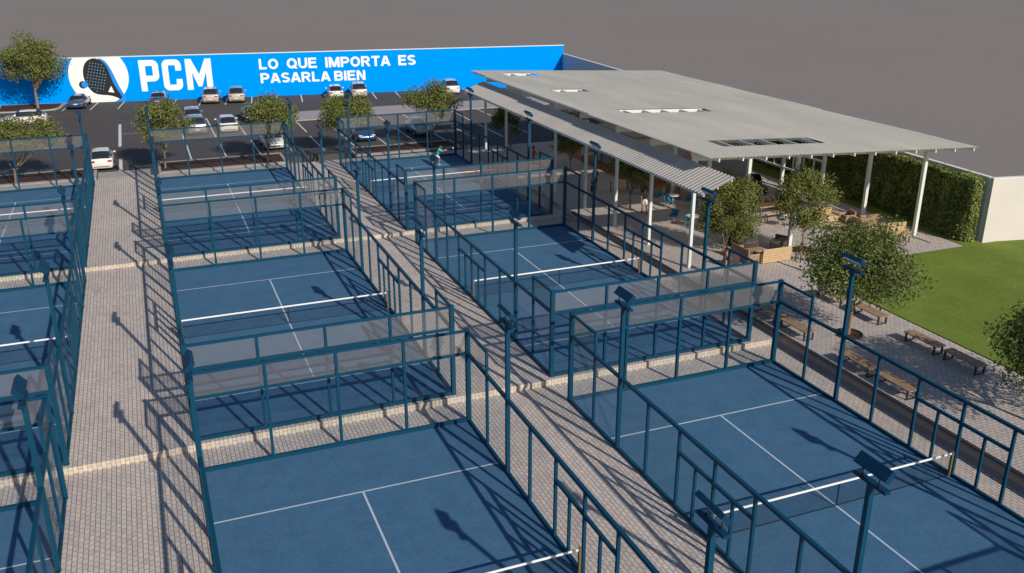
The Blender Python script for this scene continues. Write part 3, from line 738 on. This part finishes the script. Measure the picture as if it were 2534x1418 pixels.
# ------------------------------------------------------------------ furniture
def bench(label, loc, rz=0, group="timber benches along the walk"):
    t = thing("bench", label, "bench", loc, rz, group)
    for k in range(5): pass
    m = MB()
    for k in range(5): a = -.29+k*.118; m.box(a, a+.108, -.95, .95, .40, .45)
    m.build("seat", WOOD, t)
    for y in (-.82, .82):
        f = MB().box(-.27, -.20, y-.035, y+.035, 0, .40).box(.20, .27, y-.035, y+.035, 0, .40).box(-.20, .20, y-.03, y+.03, 0, .04).box(-.20, .20, y-.03, y+.03, .34, .40)
        f.build("leg_frame", DARKTRIM, t)
    return t
b0 = bench("lawn-side bench nearest the pavilion, half behind the round tree", (31.05, 24.1, ZS))
dup(b0, (31.1, 21.55, 0+ZS), 0, "lawn-side bench just right of the round tree trunk")
dup(b0, (30.9, 17.95, ZS), 0, "lawn-side bench, left one of the end-to-end pair")
dup(b0, (30.95, 15.75, ZS), 0, "lawn-side bench, right one of the end-to-end pair, beside the dark tree")
dup(b0, (26.62, 23.55, ZS), 0, "wall-side bench behind the corner post of the nearest right court")
dup(b0, (26.62, 21.35, ZS), 0, "wall-side bench seen through the far right corner glass of the nearest right court")
dup(b0, (26.62, 17.3, ZS), 0, "wall-side bench in tree shade, left one behind the floodlight pole")
dup(b0, (26.62, 15.1, ZS), 0, "wall-side bench in tree shade, right one towards the frame edge")
def ring(label, loc):
    t = thing("tree_ring", label, "tree ring", loc, 0, "steel rings around trunks")
    m = MB(); n = 28
    for i in range(n):
        a0, a1 = 2*math.pi*i/n, 2*math.pi*(i+1)/n
        if 9 <= i <= 12: continue
        for r0, r1 in ((.56, .64),):
            p = [(r*math.cos(a), r*math.sin(a)) for r, a in ((r0,a0),(r1,a0),(r1,a1),(r0,a1))]
            m.prism(p, 0, .07)
    m.build("steel_band", DARKTRIM, t); MB().tube((0,0,.002), (0,0,.02), .55, .55, 24).build("mulch", SOIL, t)
ring("dark ring around the trunk of the wide round tree", (28.8, 20.35, ZS)); ring("dark ring around the trunk of the tree by the wooden sofa", (34.9, 31.3, ZS))
def sofa(label, loc, rz, w_=1.9, mat=WOOD, cush=CUSH, name="wooden_sofa"):
    t = thing(name, label, "sofa", loc, rz, "slatted wooden sofas of the terrace")
    h = w_/2
    MB().box(-h, h, -.42, .40, .12, .30).build("base", mat, t)
    m = MB()
    for k in range(6): m.box(-h, h, .40, .45, .05+k*.135, .05+k*.135+.12)
    m.box(-h, -h+.06, .38, .40, .0, .87); m.box(h-.06, h, .38, .40, 0, .87); m.build("backrest", mat, t)
    for s in (-1, 1):
        a = MB()
        for k in range(4): a.box(s*h-.03, s*h+.03, -.42, .38, .05+k*.135, .17+k*.135)
        a.build("armrest", mat, t)
    for k in (-1, 1): MB().box(k*h/2-h/2+.06, k*h/2+h/2-.06, -.38, .36, .30, .44).build("cushion", cush, t, bevel=.03)
    MB().box(-h+.08, h-.08, .24, .36, .44, .78).build("back_cushion", cush, t, bevel=.04)
    for x in (-h+.05, h-.05):
        for y in (-.38, .36): MB().box(x-.03, x+.03, y-.03, y+.03, 0, .12).build("leg", mat, t)
    return t
s0 = sofa("pale slatted sofa with its back to the courts, nearest the lawn corner", (32.15, 30.55, ZS), math.pi, 1.95, WOODL)
sofa("brown slatted sofa at the left end of the nearest lounge group", (30.8, 31.2, ZS), math.pi/2, 1.7, WOOD)
sofa("slatted sofa in roof shade behind the picnic table", (39.9, 39.8, ZS), math.pi, 2.2, WOOD)
sofa("sunlit pale sofa left of the right-hand columns", (39.9, 35.6, ZS), 0, 2.1, WOODL, WOODL)
sofa("brown slatted sofa at the foot of the right-hand column", (42.0, 34.0, ZS), math.pi*.97, 1.5, WOOD)
sofa("low slatted sofa with grey pillow near the outermost column", (42.3, 32.0, ZS), math.pi*.95, 1.3, WOODL)
sofa("slatted sofa in deep shade behind the canopy columns", (35.2, 44.2, ZS), math.pi, 1.9, WOOD)
def pod(label, loc, rz, s=1.0):
    t = thing("wicker_daybed", label, "daybed", loc, rz, "dark wicker daybeds with hoods"); t.scale = (s, s, s)
    m = MB(); n, k = 20, 7
    rings = []
    for j in range(k+1):
        ph = R(90*j/k); rr = .95*math.cos(ph)**.8; z = .35+1.05*math.sin(ph); rings.append([(rr*math.cos(a), rr*math.sin(a), z) for a in [R(0+180*i/n) for i in range(n+1)]])
    for j in range(k):
        for i in range(n): m.quad(rings[j][i], rings[j][i+1], rings[j+1][i+1], rings[j+1][i])
    o = m.build("hood", WICKER, t, smooth=True); sm = o.modifiers.new("t", 'SOLIDIFY'); sm.thickness = .05
    MB().tube((0,0,.05), (0,0,.34), .93, .95, 24).build("base", WICKER, t); MB().tube((0,0,.34), (0,0,.46), .88, .88, 24).build("mattress", CUSH, t)
    for x in (-.35, .3): MB().obox((x, .45, .6), (.24,0,0), (0,.07,.03), (0,-.06,.18)).build("pillow", CUSH, t, bevel=.04)
pod("dark hooded daybed behind the nearest wooden sofa", (32.3, 33.5, ZS), R(20)); pod("dark hooded daybed in shade near the partition screen", (40.4, 43.6, ZS), R(20)); pod("dark hooded daybed left of the partition screen foot", (38.9, 45.3, ZS), R(10), .9)
def armchair(label, loc, rz, mat=WICKER, cush=CUSH):
    t = thing("armchair", label, "armchair", loc, rz, "armchairs of the lounge groups")
    MB().box(-.38, .38, -.36, .36, .14, .36).build("seat", mat, t, bevel=.02); MB().box(-.38, .38, .28, .38, .36, .82).build("backrest", mat, t, bevel=.02)
    for s in (-1, 1): MB().box(s*.38-.05, s*.38+.05, -.36, .28, .14, .6).build("armrest", mat, t, bevel=.02)
    MB().box(-.31, .31, -.34, .26, .36, .47).build("cushion", cush, t, bevel=.03)
    for x in (-.34, .34):
        for y in (-.32, .32): MB().box(x-.025, x+.025, y-.025, y+.025, 0, .14).build("leg", mat, t)
a0 = armchair("dark armchair between the nearest sofa and the hooded daybed", (33.7, 32.0, ZS), R(-60))
armchair("brown armchair right of the sunlit pale sofa", (41.4, 35.0, ZS), R(-100), WOOD); armchair("dark armchair before the outermost sofa", (41.0, 33.0, ZS), R(70), WOOD)
armchair("dark armchair in shade beside the slatted sofa", (38.6, 41.0, ZS), R(60)); armchair("brown armchair beside the man in the pink shirt", (29.4, 30.6, ZS), R(150), WOODD, NAVY)
def table(label, loc, rz, l=2.0, w_=.8, h=.75, mat=WOODL, leg=WOODD, cat="table", name="table"):
    t = thing(name, label, cat, loc, rz, "tables and side tables of the terrace")
    m = MB(); n = max(2, int(w_/.16))
    for k in range(n): a = -w_/2+k*w_/n; m.box(-l/2, l/2, a+.005, a+w_/n-.005, h-.045, h)
    m.build("table_top", mat, t)
    for x in (-l/2+.08, l/2-.08):
        for y in (-w_/2+.07, w_/2-.07): MB().box(x-.03, x+.03, y-.03, y+.03, 0, h-.045).build("leg", leg, t)
    return t
table("long picnic table in half sun under the roof", (37.7, 38.3, ZS), R(4), 2.2, .85)
table("long backless bench drawn up to the long picnic table", (37.7, 37.35, ZS), R(4), 2.0, .35, .45, cat="bench", name="picnic_bench")
table("shorter wooden table behind the leafy canopy-end tree", (35.0, 39.0, ZS), R(4), 1.6, .8)
table("short bench in front of the shorter wooden table", (35.5, 38.0, ZS), R(4), 1.3, .35, .45, cat="bench", name="picnic_bench")
table("small square side table right of the nearest pale sofa", (33.55, 29.75, ZS), R(10), .62, .5, .5, WOOD, cat="side table", name="side_table")
table("low coffee table inside the nearest lounge group", (31.7, 31.7, ZS), 0, 1.1, .6, .35, WOOD, cat="coffee table", name="coffee_table")
table("low table before the sunlit pale sofa", (39.6, 34.0, ZS), 0, 1.1, .6, .35, WOODL, cat="coffee table", name="coffee_table")
table("small side table at the paving edge below the outermost column", (41.8, 30.4, ZS), 0, .6, .45, .45, WOODL, cat="side table", name="side_table")
for i, (x, y, lb) in enumerate(((34.5, 51.5, "left of"), (35.0, 48.7, "in front of"), (33.9, 57.0, "beyond"), (31.6, 47.6, "nearest to the canopy and"))):
    table("timber table %s the beige kiosk" % lb, (x, y, ZS+.005), R(5), 1.6, .8)
def chair(label, loc, rz, mat=CUSHB, group="blue shell chairs of the terrace"):
    t = thing("chair", label, "chair", loc, rz, group)
    m = MB(); n = 10; prof = [(-.24, .43), (-.1, .41), (.12, .41), (.22, .47), (.27, .62), (.31, .82)]
    for (ya, za), (yb, zb_) in zip(prof[:-1], prof[1:]):
        for i in range(n):
            xa, xb = -.26+.52*i/n, -.26+.52*(i+1)/n
            f = lambda x: .35*x*x
            m.quad((xa,ya-f(xa)*.8*(za>.5),za+f(xa)*2),(xb,ya-f(xb)*.8*(za>.5),za+f(xb)*2),(xb,yb-f(xb)*.8,zb_+f(xb)*2*(zb_<.5)),(xa,yb-f(xa)*.8,zb_+f(xa)*2*(zb_<.5)))
    o = m.build("shell", mat, t, smooth=True); sm = o.modifiers.new("t", 'SOLIDIFY'); sm.thickness = .025
    for x in (-.2, .2):
        for y in (-.2, .2): MB().tube((x*.6, y*.6, .42), (x*1.15, y*1.15, 0), .018, .014, 6).build("leg", WOODL, t)
    return t
c0 = chair("bright blue chair nearest the walking man in white shorts", (33.0, 43.3, ZS), R(100))
for i, (x, y, a, lb) in enumerate(((32.3,43.9,200,"left one of the blue chairs behind the canopy column"), (32.6,42.5,20,"blue chair on the near side of the small white table"), (33.9,42.2,300,"blue chair at the right of the small white table"), (31.3,38.1,150,"light blue chair left of the leafy canopy-end tree"), (31.9,37.5,250,"blue chair half hidden by the last canopy column"), (36.9,35.9,80,"blue chair in sun left of the ringed tree"), (37.6,35.3,260,"teal chair behind the ringed tree's crown"), (33.4,40.6,330,"navy seat in shade between two canopy columns"))):
    c = dup(c0, (x, y, ZS), R(a), lb)
def cafe(label, loc):
    t = thing("cafe_table", label, "table", loc, 0, "round white cafe tables")
    MB().tube((0,0,.71), (0,0,.74), .42, .42, 24).build("table_top", WHITE, t); MB().tube((0,0,.03), (0,0,.71), .035, .035, 8).build("pedestal", WHITES, t); MB().tube((0,0,0), (0,0,.03), .24, .22, 16).build("foot", WHITES, t)
    return t
for x, y, a, lb in ((34.6,41.0,40,"blue chair beneath the roof edge right of the navy seat"), (35.4,40.4,200,"blue chair between the roof edge and the long picnic table"), (32.2,46.6,90,"blue chair farthest back behind the slender tree"), (30.9,39.3,300,"blue chair in shade left of the second-nearest canopy column")):
    dup(c0, (x, y, ZS), R(a), lb)
sofa("slatted sofa beneath the second skylight row", (37.6, 43.6, ZS), 0, 1.9, WOOD)
sofa("brown slatted sofa left of the terracotta floor edge", (33.4, 46.4, ZS), math.pi/2, 1.7, WOOD)
table("long timber table between the shaded sofas", (36.3, 45.4, ZS), R(4), 2.0, .85)
armchair("wooden armchair at the end of the shaded timber table", (34.7, 45.6, ZS), R(90), WOOD)
cafe("round white table among the blue chairs by the walking man", (33.1, 42.9, ZS)); cafe("round white table left of the leafy canopy-end tree", (31.5, 37.9, ZS)); cafe("round white table with two blue chairs left of the ringed tree", (37.25, 35.6, ZS))
for y, lb in ((45.7, "pale stepped block against the retaining edge, farther one"), (43.1, "pale stepped block against the retaining edge, nearer one")):
    t = thing("pale_block", lb, "step", (25.35, y, ZB if y < S2 else ZC-.012), 0, "pale stepped blocks")  # stepped blocks stand in for two bright patches on the paving
    MB().box(-.3, .2, -.55, .55, -.02, .16).box(0, .2, -.55, .55, .16, .3).build("tiers", CONC, t, bevel=.01)

# ------------------------------------------------------------------ cars
def car(kind, paint, name, label, loc, rz, hatch=True):
    """x across, +y is the front"""
    t = thing(name, label, "car", loc, rz, "cars in the car park")
    L = 4.35
    if kind == 'hatch':
        # y, belt z, roof z, half width at belt, half width at roof, bottom z
        st = [(-2.15,.62,.62,.66,.60,.36),(-2.10,.86,.86,.78,.70,.24),(-1.98,.96,.98,.84,.72,.22),(-1.72,.98,1.22,.87,.60,.22),(-1.25,.97,1.46,.89,.61,.22),(-.5,.95,1.50,.90,.63,.22),(.25,.94,1.47,.90,.62,.22),(.62,.93,1.30,.89,.64,.22),(1.12,.92,.95,.88,.72,.22),(1.60,.85,.87,.86,.72,.22),(2.0,.72,.74,.80,.66,.24),(2.15,.52,.53,.66,.56,.32)]
    elif kind == 'suv':
        st = [(-2.25,.70,.70,.70,.62,.40),(-2.2,.98,.98,.84,.74,.28),(-2.12,1.05,1.10,.88,.74,.27),(-1.98,1.06,1.48,.90,.64,.27),(-1.6,1.05,1.68,.92,.66,.27),(-.5,1.04,1.73,.93,.68,.27),(.25,1.03,1.70,.93,.67,.27),(.62,1.02,1.52,.92,.68,.27),(1.15,1.01,1.05,.91,.76,.27),(1.7,.96,.98,.89,.76,.27),(2.1,.82,.84,.83,.7,.29),(2.25,.58,.59,.70,.6,.36)]
    else:
        st = [(-2.35,.62,.62,.66,.6,.34),(-2.28,.88,.89,.80,.70,.24),(-2.0,.96,.98,.85,.74,.21),(-1.55,.97,1.0,.87,.73,.21),(-1.05,.96,1.36,.89,.62,.21),(-.55,.95,1.43,.90,.61,.21),(.2,.93,1.42,.90,.61,.21),(.6,.92,1.26,.89,.63,.21),(1.15,.90,.93,.88,.72,.21),(1.65,.84,.86,.86,.72,.21),(2.15,.70,.72,.79,.66,.23),(2.32,.50,.51,.66,.56,.31)]
    rings = []
    for y, bz, rz_, wb, wr, zb_ in st:
        roof = rz_ > bz+.06
        r = [(wb*.90, zb_), (wb*1.0, zb_+.16), (wb*1.01, (zb_+bz)/2+.04), (wb*.985, bz-.05), (wb*.94, bz), (wr if roof else wb*.9, rz_-(.07 if roof else .0)), (wr*.86 if roof else wr, rz_-(.015 if roof else -.01)), (0, rz_+(.015 if roof else .03))]
        rings.append([(x, y, z) for x, z in r]+[(-x, y, z) for x, z in reversed(r[:-1])])
    body, glass = MB(), MB(); n = len(rings[0])
    for i in range(len(rings)-1):
        ra, rb = st[i][2] > st[i][1]+.06, st[i+1][2] > st[i+1][1]+.06
        for j in range(n-1):
            q = (rings[i][j], rings[i+1][j], rings[i+1][j+1], rings[i][j+1]); jj = j if j < 7 else n-2-j
            isg = (jj == 4 and ra and rb and .22 < st[i][2]-st[i][1]+.2) or (jj >= 5 and ra != rb) or (jj >= 5 and ra and rb and (abs(st[i+1][2]-st[i][2]) > .12))
            (glass if isg else body).quad(*q)
    body.poly(list(reversed([p for p in rings[0]]))); body.poly([p for p in rings[-1]])
    # close the bottom
    for i in range(len(rings)-1): body.quad(rings[i][0], rings[i][-1], rings[i+1][-1], rings[i+1][0])
    def fin(mb, nm, mat, par_, sub=True):
        me = mb.mesh(nm, mat); bm = bmesh.new(); bm.from_mesh(me); bmesh.ops.remove_doubles(bm, verts=bm.verts, dist=.0005); bmesh.ops.recalc_face_normals(bm, faces=bm.faces); bm.to_mesh(me); bm.free()
        for p in me.polygons: p.use_smooth = True
        o = link(nm, me, par_); return o
    bo = fin(body, "body", paint, t); fin(glass, "window", GLASSCAR, t)
    yb, yf = st[0][0], st[-1][0]; bz = st[2][1]
    for x in (-1, 1):
        for y in (yb+.82, yf-.80):
            w_ = link("wheel", None, t); w_.location = (x*.80, y, .32)
            m = MB(); m.tube((-.11,0,0), (.11,0,0), .32, .32, 20); m.build("tyre", RUBBER, w_)
            m = MB(); m.tube((x*.112-.004,0,0), (x*.118+.004,0,0), .21, .20, 16); m.build("rim", RIM, w_)
            m = MB(); m.tube((x*.90-x*.02-x*.80,0,0), (x*.905-x*.80,0,0), .37, .37, 20); m.build("arch_liner", BLACK, w_)
        MB().obox((x*.62, yb+.05, bz-.16), (.16,0,0), (0,.05,0), (0,0,.07)).build("tail_lamp", REDL, t, bevel=.02)
        MB().obox((x*.60, yf-.11, .66 if kind != 'suv' else .78), (.16,0,0), (0,.08,0), (0,0,.055)).build("headlight", HEADL, t, bevel=.02)
        MB().obox((x*1.0, .62, bz+.05), (.09,0,0), (0,.05,0), (0,0,.06)).build("mirror", paint, t, bevel=.02)
    MB().box(-.22, .22, yb-.012, yb+.02, .56, .66).build("plate", PLATE, t); MB().box(-.60, .60, yb-.004, yb+.10, .36, .42).build("bumper_trim", BLACK, t)
    MB().box(-.45, .45, yf-.08, yf+.005, .38, .48).build("grille", BLACK, t)
    return t
zc = ZS-.02
def onwall(x, back=2.65): 
    p = Vector((x, yw(x), 0))+NB*back; return (p.x, p.y, zc)
rw = math.atan2(WS, 1)
car('sedan', CARB, "parked_car", "dark blue saloon parked by the logo disc, tail to camera", onwall(-6.3), rw)
car('hatch', CARW, "parked_car", "white car side-on behind the leftmost tree", (-11.4, 93.7, zc), R(90))
car('hatch', CARW, "parked_car", "white hatchback in the nearest bay left of the thick white line", (-3.85, 70.95, zc), 0)
car('sedan', CARB, "parked_car", "blue saloon under the letter P of the wall", onwall(2.1), rw)
car('suv', CARP, "parked_car", "pale estate car under the letter M of the wall", onwall(7.75), rw)
car('suv', CARP, "parked_car", "pale estate car right of the letter M", onwall(10.55), rw)
car('suv', CARS, "parked_car", "silver estate behind the left round tree, rear car of its bay", (4.35, 83.2, zc), 0)
car('suv', CARS, "parked_car", "silver estate parked nose out ahead of another silver estate", (4.35, 88.2, zc), 0)
car('hatch', CARW, "parked_car", "white hatchback right of the silver estates", (7.25, 83.3, zc), 0)
car('sedan', CARB, "parked_car", "blue car mostly hidden by the second round tree", (10.2, 88.1, zc), R(180))
car('hatch', CARW, "parked_car", "white car facing the courts behind the second round tree trunk", (10.15, 73.6, zc), R(180))
car('hatch', CARW, "parked_car", "white hatchback at the wall, left one above the third tree", onwall(21.7), rw)
car('suv', CARP, "parked_car", "pale estate at the wall, right one above the third tree", onwall(24.4), rw)
car('suv', CARW, "parked_car", "white sport utility car at the wall near the canopy end", onwall(35.4), rw)
car('sedan', CARB, "parked_car", "dark blue saloon facing the courts seen through the farthest right court", (18.5, 74.3, zc), R(180))
car('hatch', CARS, "parked_car", "silver car facing the courts behind the fourth tree trunk", (24.2, 74.6, zc), R(180))

# ------------------------------------------------------------------ people
def skin_mesh(verts, edges, radii, name, mat, parent, root=0, sub=2):
    me = bpy.data.meshes.new(name); me.from_pydata(verts, edges, []); o = link(name, me, parent)
    md = o.modifiers.new("skin", 'SKIN'); md.use_smooth_shade = True
    for i, v in enumerate(me.skin_vertices[0].data):
        r_ = radii[i]; v.radius = (r_, r_) if not isinstance(r_, tuple) else r_; v.use_root = (i == root)
    s = o.modifiers.new("sub", 'SUBSURF'); s.levels = sub; s.render_levels = sub
    bpy.context.view_layer.update()
    em = bpy.data.meshes.new_from_object(o.evaluated_get(bpy.context.evaluated_depsgraph_get())); em.name = name
    o.modifiers.clear(); o.data = em; em.materials.clear(); em.materials.append(mat)
    for p in em.polygons: p.use_smooth = True
    return o
def person(label, loc, rz, J, shirt, shorts, scale=1.0, shoes=WHITE, sleeve=.45, hair=HAIR, leg=SKIN, group=None):
    """J: joint dict in metres, facing -y. rz turns the figure."""
    t = thing("person", label, "person", loc, rz, group); t.scale = (scale,)*3
    V, E, Rr = [], [], []
    def a(p, r): V.append(tuple(p)); Rr.append(r); return len(V)-1
    def e(i, j): E.append((i, j))
    pel = a(J['pelvis'], (.135,.10)); wa = a(J['waist'], (.12,.09)); ch = a(J['chest'], (.155,.105)); nk0 = a(J['neckbase'], (.075,.065)); nk = a(J['neck'], .052)
    h1 = a(Vector(J['neck'])+Vector((0,-.02,.07)), (.068,.080)); h2 = a(Vector(J['head']), (.078,.098)); h3 = a(Vector(J['head'])+Vector((0,.0,.075)), (.060,.078))
    nose = a(Vector(J['head'])+Vector((0,-.115,-.01)), .012)
    for p, q in ((pel,wa),(wa,ch),(ch,nk0),(nk0,nk),(nk,h1),(h1,h2),(h2,h3),(h2,nose)): e(p, q)
    for s in 'LR':
        sh = a(J['sh'+s], .062); el = a(J['el'+s], .042); wr = a(J['wr'+s], .028); d = (Vector(J['wr'+s])-Vector(J['el'+s])).normalized()
        pm = a(Vector(J['wr'+s])+d*.07, (.036,.018)); e(ch, sh); e(sh, el); e(el, wr); e(wr, pm)
        side = d.cross(Vector((0, 1, .2))).normalized()
        for k, (f, l) in enumerate(((-.027,.07),(-.009,.085),(.009,.08),(.027,.062))):
            p1 = a(Vector(J['wr'+s])+d*.115+side*f, .009); p2 = a(Vector(J['wr'+s])+d*(.115+l*.8)+side*f*1.1+Vector((0,-.02,-.01)), .007); e(pm, p1); e(p1, p2)
        th = a(Vector(J['wr'+s])+d*.07+side*-.05, .010); e(pm, th)
        hp = a(J['hip'+s], .088); kn = a(J['kn'+s], .056); an = a(J['an'+s], .036); to = a(Vector(J['an'+s])+Vector(J.get('toe'+s, (0,-.14,-.05))), (.036,.026))
        e(pel, hp); e(hp, kn); e(kn, an); e(an, to)
    skin_mesh(V, E, Rr, "body", SKIN, t)
    # shirt
    V, E, Rr = [], [], []
    pel = a(Vector(J['pelvis'])+Vector((0,0,-.03)), (.168,.130)); wa = a(J['waist'], (.155,.122)); ch = a(J['chest'], (.190,.138)); nk0 = a(Vector(J['neckbase'])+Vector((0,0,.015)), (.100,.088)); e(pel,wa); e(wa,ch); e(ch,nk0)
    for s in 'LR':
        sh = a(J['sh'+s], .092); sl = a(Vector(J['sh'+s]).lerp(Vector(J['el'+s]), .9), .068); e(ch, sh); e(sh, sl)
    skin_mesh(V, E, Rr, "shirt", shirt, t)
    V, E, Rr = [], [], []
    pel = a(J['pelvis'], (.152,.118))
    wa = a(Vector(J['pelvis'])+Vector((0,0,.06)), (.142,.112)); e(pel, wa)
    for s in 'LR':
        hp = a(J['hip'+s], .118); kn = a(Vector(J['hip'+s]).lerp(Vector(J['kn'+s]), sleeve*1.9), .092); e(pel, hp); e(hp, kn)
    skin_mesh(V, E, Rr, "shorts", shorts, t)
    m = MB()
    for s in 'LR':
        A_ = Vector(J['an'+s]); T_ = Vector(J.get('toe'+s, (0,-.14,-.05))); V, E, Rr = [], [], []
        p0 = a(A_+Vector((0,.04,-.045)), (.042,.035)); p1 = a(A_+T_*1.15+Vector((0,0,-.005)), (.044,.032)); p2 = a(A_+Vector((0,0,.0)), .044); e(p0, p1); e(p0, p2)
        skin_mesh(V, E, Rr, "shoe", shoes, t, sub=1)
    H = Vector(J['head']); V, E, Rr = [], [], []
    p0 = a(H+Vector((0,.03,.02)), (.082,.092)); p1 = a(H+Vector((0,.02,.085)), (.070,.086)); p2 = a(H+Vector((0,.06,-.04)), (.06,.05)); e(p0, p1); e(p0, p2)
    skin_mesh(V, E, Rr, "hair", hair, t)
    return t
def pose(**k):
    J = dict(pelvis=(0,0,.95), waist=(0,0,1.10), chest=(0,0,1.32), neckbase=(0,0,1.45), neck=(0,-.01,1.51), head=(0,-.02,1.64),
             shL=(.19,0,1.40), elL=(.24,.02,1.12), wrL=(.25,-.06,.88), shR=(-.19,0,1.40), elR=(-.24,.02,1.12), wrR=(-.25,-.06,.88),
             hipL=(.09,0,.90), knL=(.10,-.01,.50), anL=(.10,.02,.09), hipR=(-.09,0,.90), knR=(-.10,-.01,.50), anR=(-.10,.02,.09))
    J.update(k); return J
TEAL = plain("teal_fabric", (.03,.42,.36), .8); BLK = plain("black_fabric", (.012,.012,.014), .85); WHF = plain("white_fabric", (.72,.70,.66), .8)
REDF = plain("red_fabric", (.42,.07,.06), .8); PINK = plain("pink_fabric", (.52,.20,.16), .8); GREENF = plain("green_fabric", (.05,.17,.04), .8); BRN = plain("brown_fabric", (.18,.08,.04), .8)
pl = person("player in teal shirt and white shorts lunging with racket, farthest right court", (21.72, 60.7, ZC+.004), R(75),
       pose(pelvis=(0,.10,.86), waist=(0,.05,1.0), chest=(0,-.06,1.21), neckbase=(0,-.12,1.34), neck=(0,-.14,1.40), head=(0,-.20,1.52), shL=(.19,-.10,1.28), elL=(.22,-.33,1.17), wrL=(.10,-.52,1.20), shR=(-.19,-.06,1.29), elR=(-.24,-.30,1.18), wrR=(-.05,-.56,1.22),
            hipL=(.10,.08,.82), knL=(.12,-.10,.46), anL=(.12,-.02,.09), hipR=(-.10,.12,.82), knR=(-.14,.32,.48), anR=(-.16,.60,.14), toeR=(0,-.11,-.08)), TEAL, WHF, 1.03)
rk = thing("padel_racket", "black padel racket held out by the player in teal", "racket", tuple(Vector((21.72,60.7,ZC)) + Matrix.Rotation(R(75),3,'Z') @ Vector((-.03,-.62,1.27))), R(75))
m = MB(); m.obox((0,-.02,0), (.018,0,0), (0,.10,.01), (0,0,.018)); m.build("handle", WHF, rk)
m = MB(); ring_ = [(.13*math.cos(2*math.pi*i/20), -.25-.15*math.sin(2*math.pi*i/20)) for i in range(20)]
m.prism([(x, y) for x, y in reversed(ring_)], -.018, .018); m.build("racket_face", BLK, rk)
ball = MB(); bm = bmesh.new(); bmesh.ops.create_icosphere(bm, subdivisions=2, radius=.06); me = bpy.data.meshes.new("ball"); bm.to_mesh(me); bm.free(); me.materials.append(plain("ball_felt", (.75,.78,.6), .8))
bo = link("ball", me); bo.location = (22.9, 60.4, 1.9); tag(bo, "small pale ball in the air by the player's racket", "ball")
person("man in a black shirt and white shorts walking between canopy columns", (30.15, 41.7, ZS+.004), R(165),
       pose(knL=(.10,-.12,.50), anL=(.10,-.22,.10), knR=(-.10,.02,.50), anR=(-.10,.26,.12), elL=(.25,.10,1.13), wrL=(.24,.08,.88), elR=(-.25,-.05,1.13), wrR=(-.22,-.22,.95)), BLK, WHF, 1.08, BLK)
person("person in black top and green shorts watching by the canopy column", (27.75, 44.75, ZS+.004), R(60),
       pose(elL=(.25,-.10,1.15), wrL=(.08,-.24,1.20), elR=(-.25,-.10,1.15), wrR=(-.08,-.24,1.16)), BLK, GREENF, 1.03)
person("person in brown clothing standing in shade beyond the walking man", (30.1, 48.9, ZS+.004), R(-60), pose(), BRN, BLK, .95)
person("person in red shirt standing behind the farthest right court cage", (28.45, 56.6, ZS+.004), R(60),
       pose(elL=(.25,-.10,1.15), wrL=(.06,-.22,1.18), elR=(-.25,-.10,1.15), wrR=(-.06,-.22,1.14)), REDF, BLK, 1.05)
person("person in a pink shirt standing by the middle right court corner", (27.85, 28.95, ZS+.004), R(70),
       pose(elL=(.25,-.10,1.15), wrL=(.06,-.22,1.18), elR=(-.25,-.10,1.15), wrR=(-.06,-.22,1.14)), PINK, plain("grey_fabric",(.25,.24,.22),.8), 1.0)
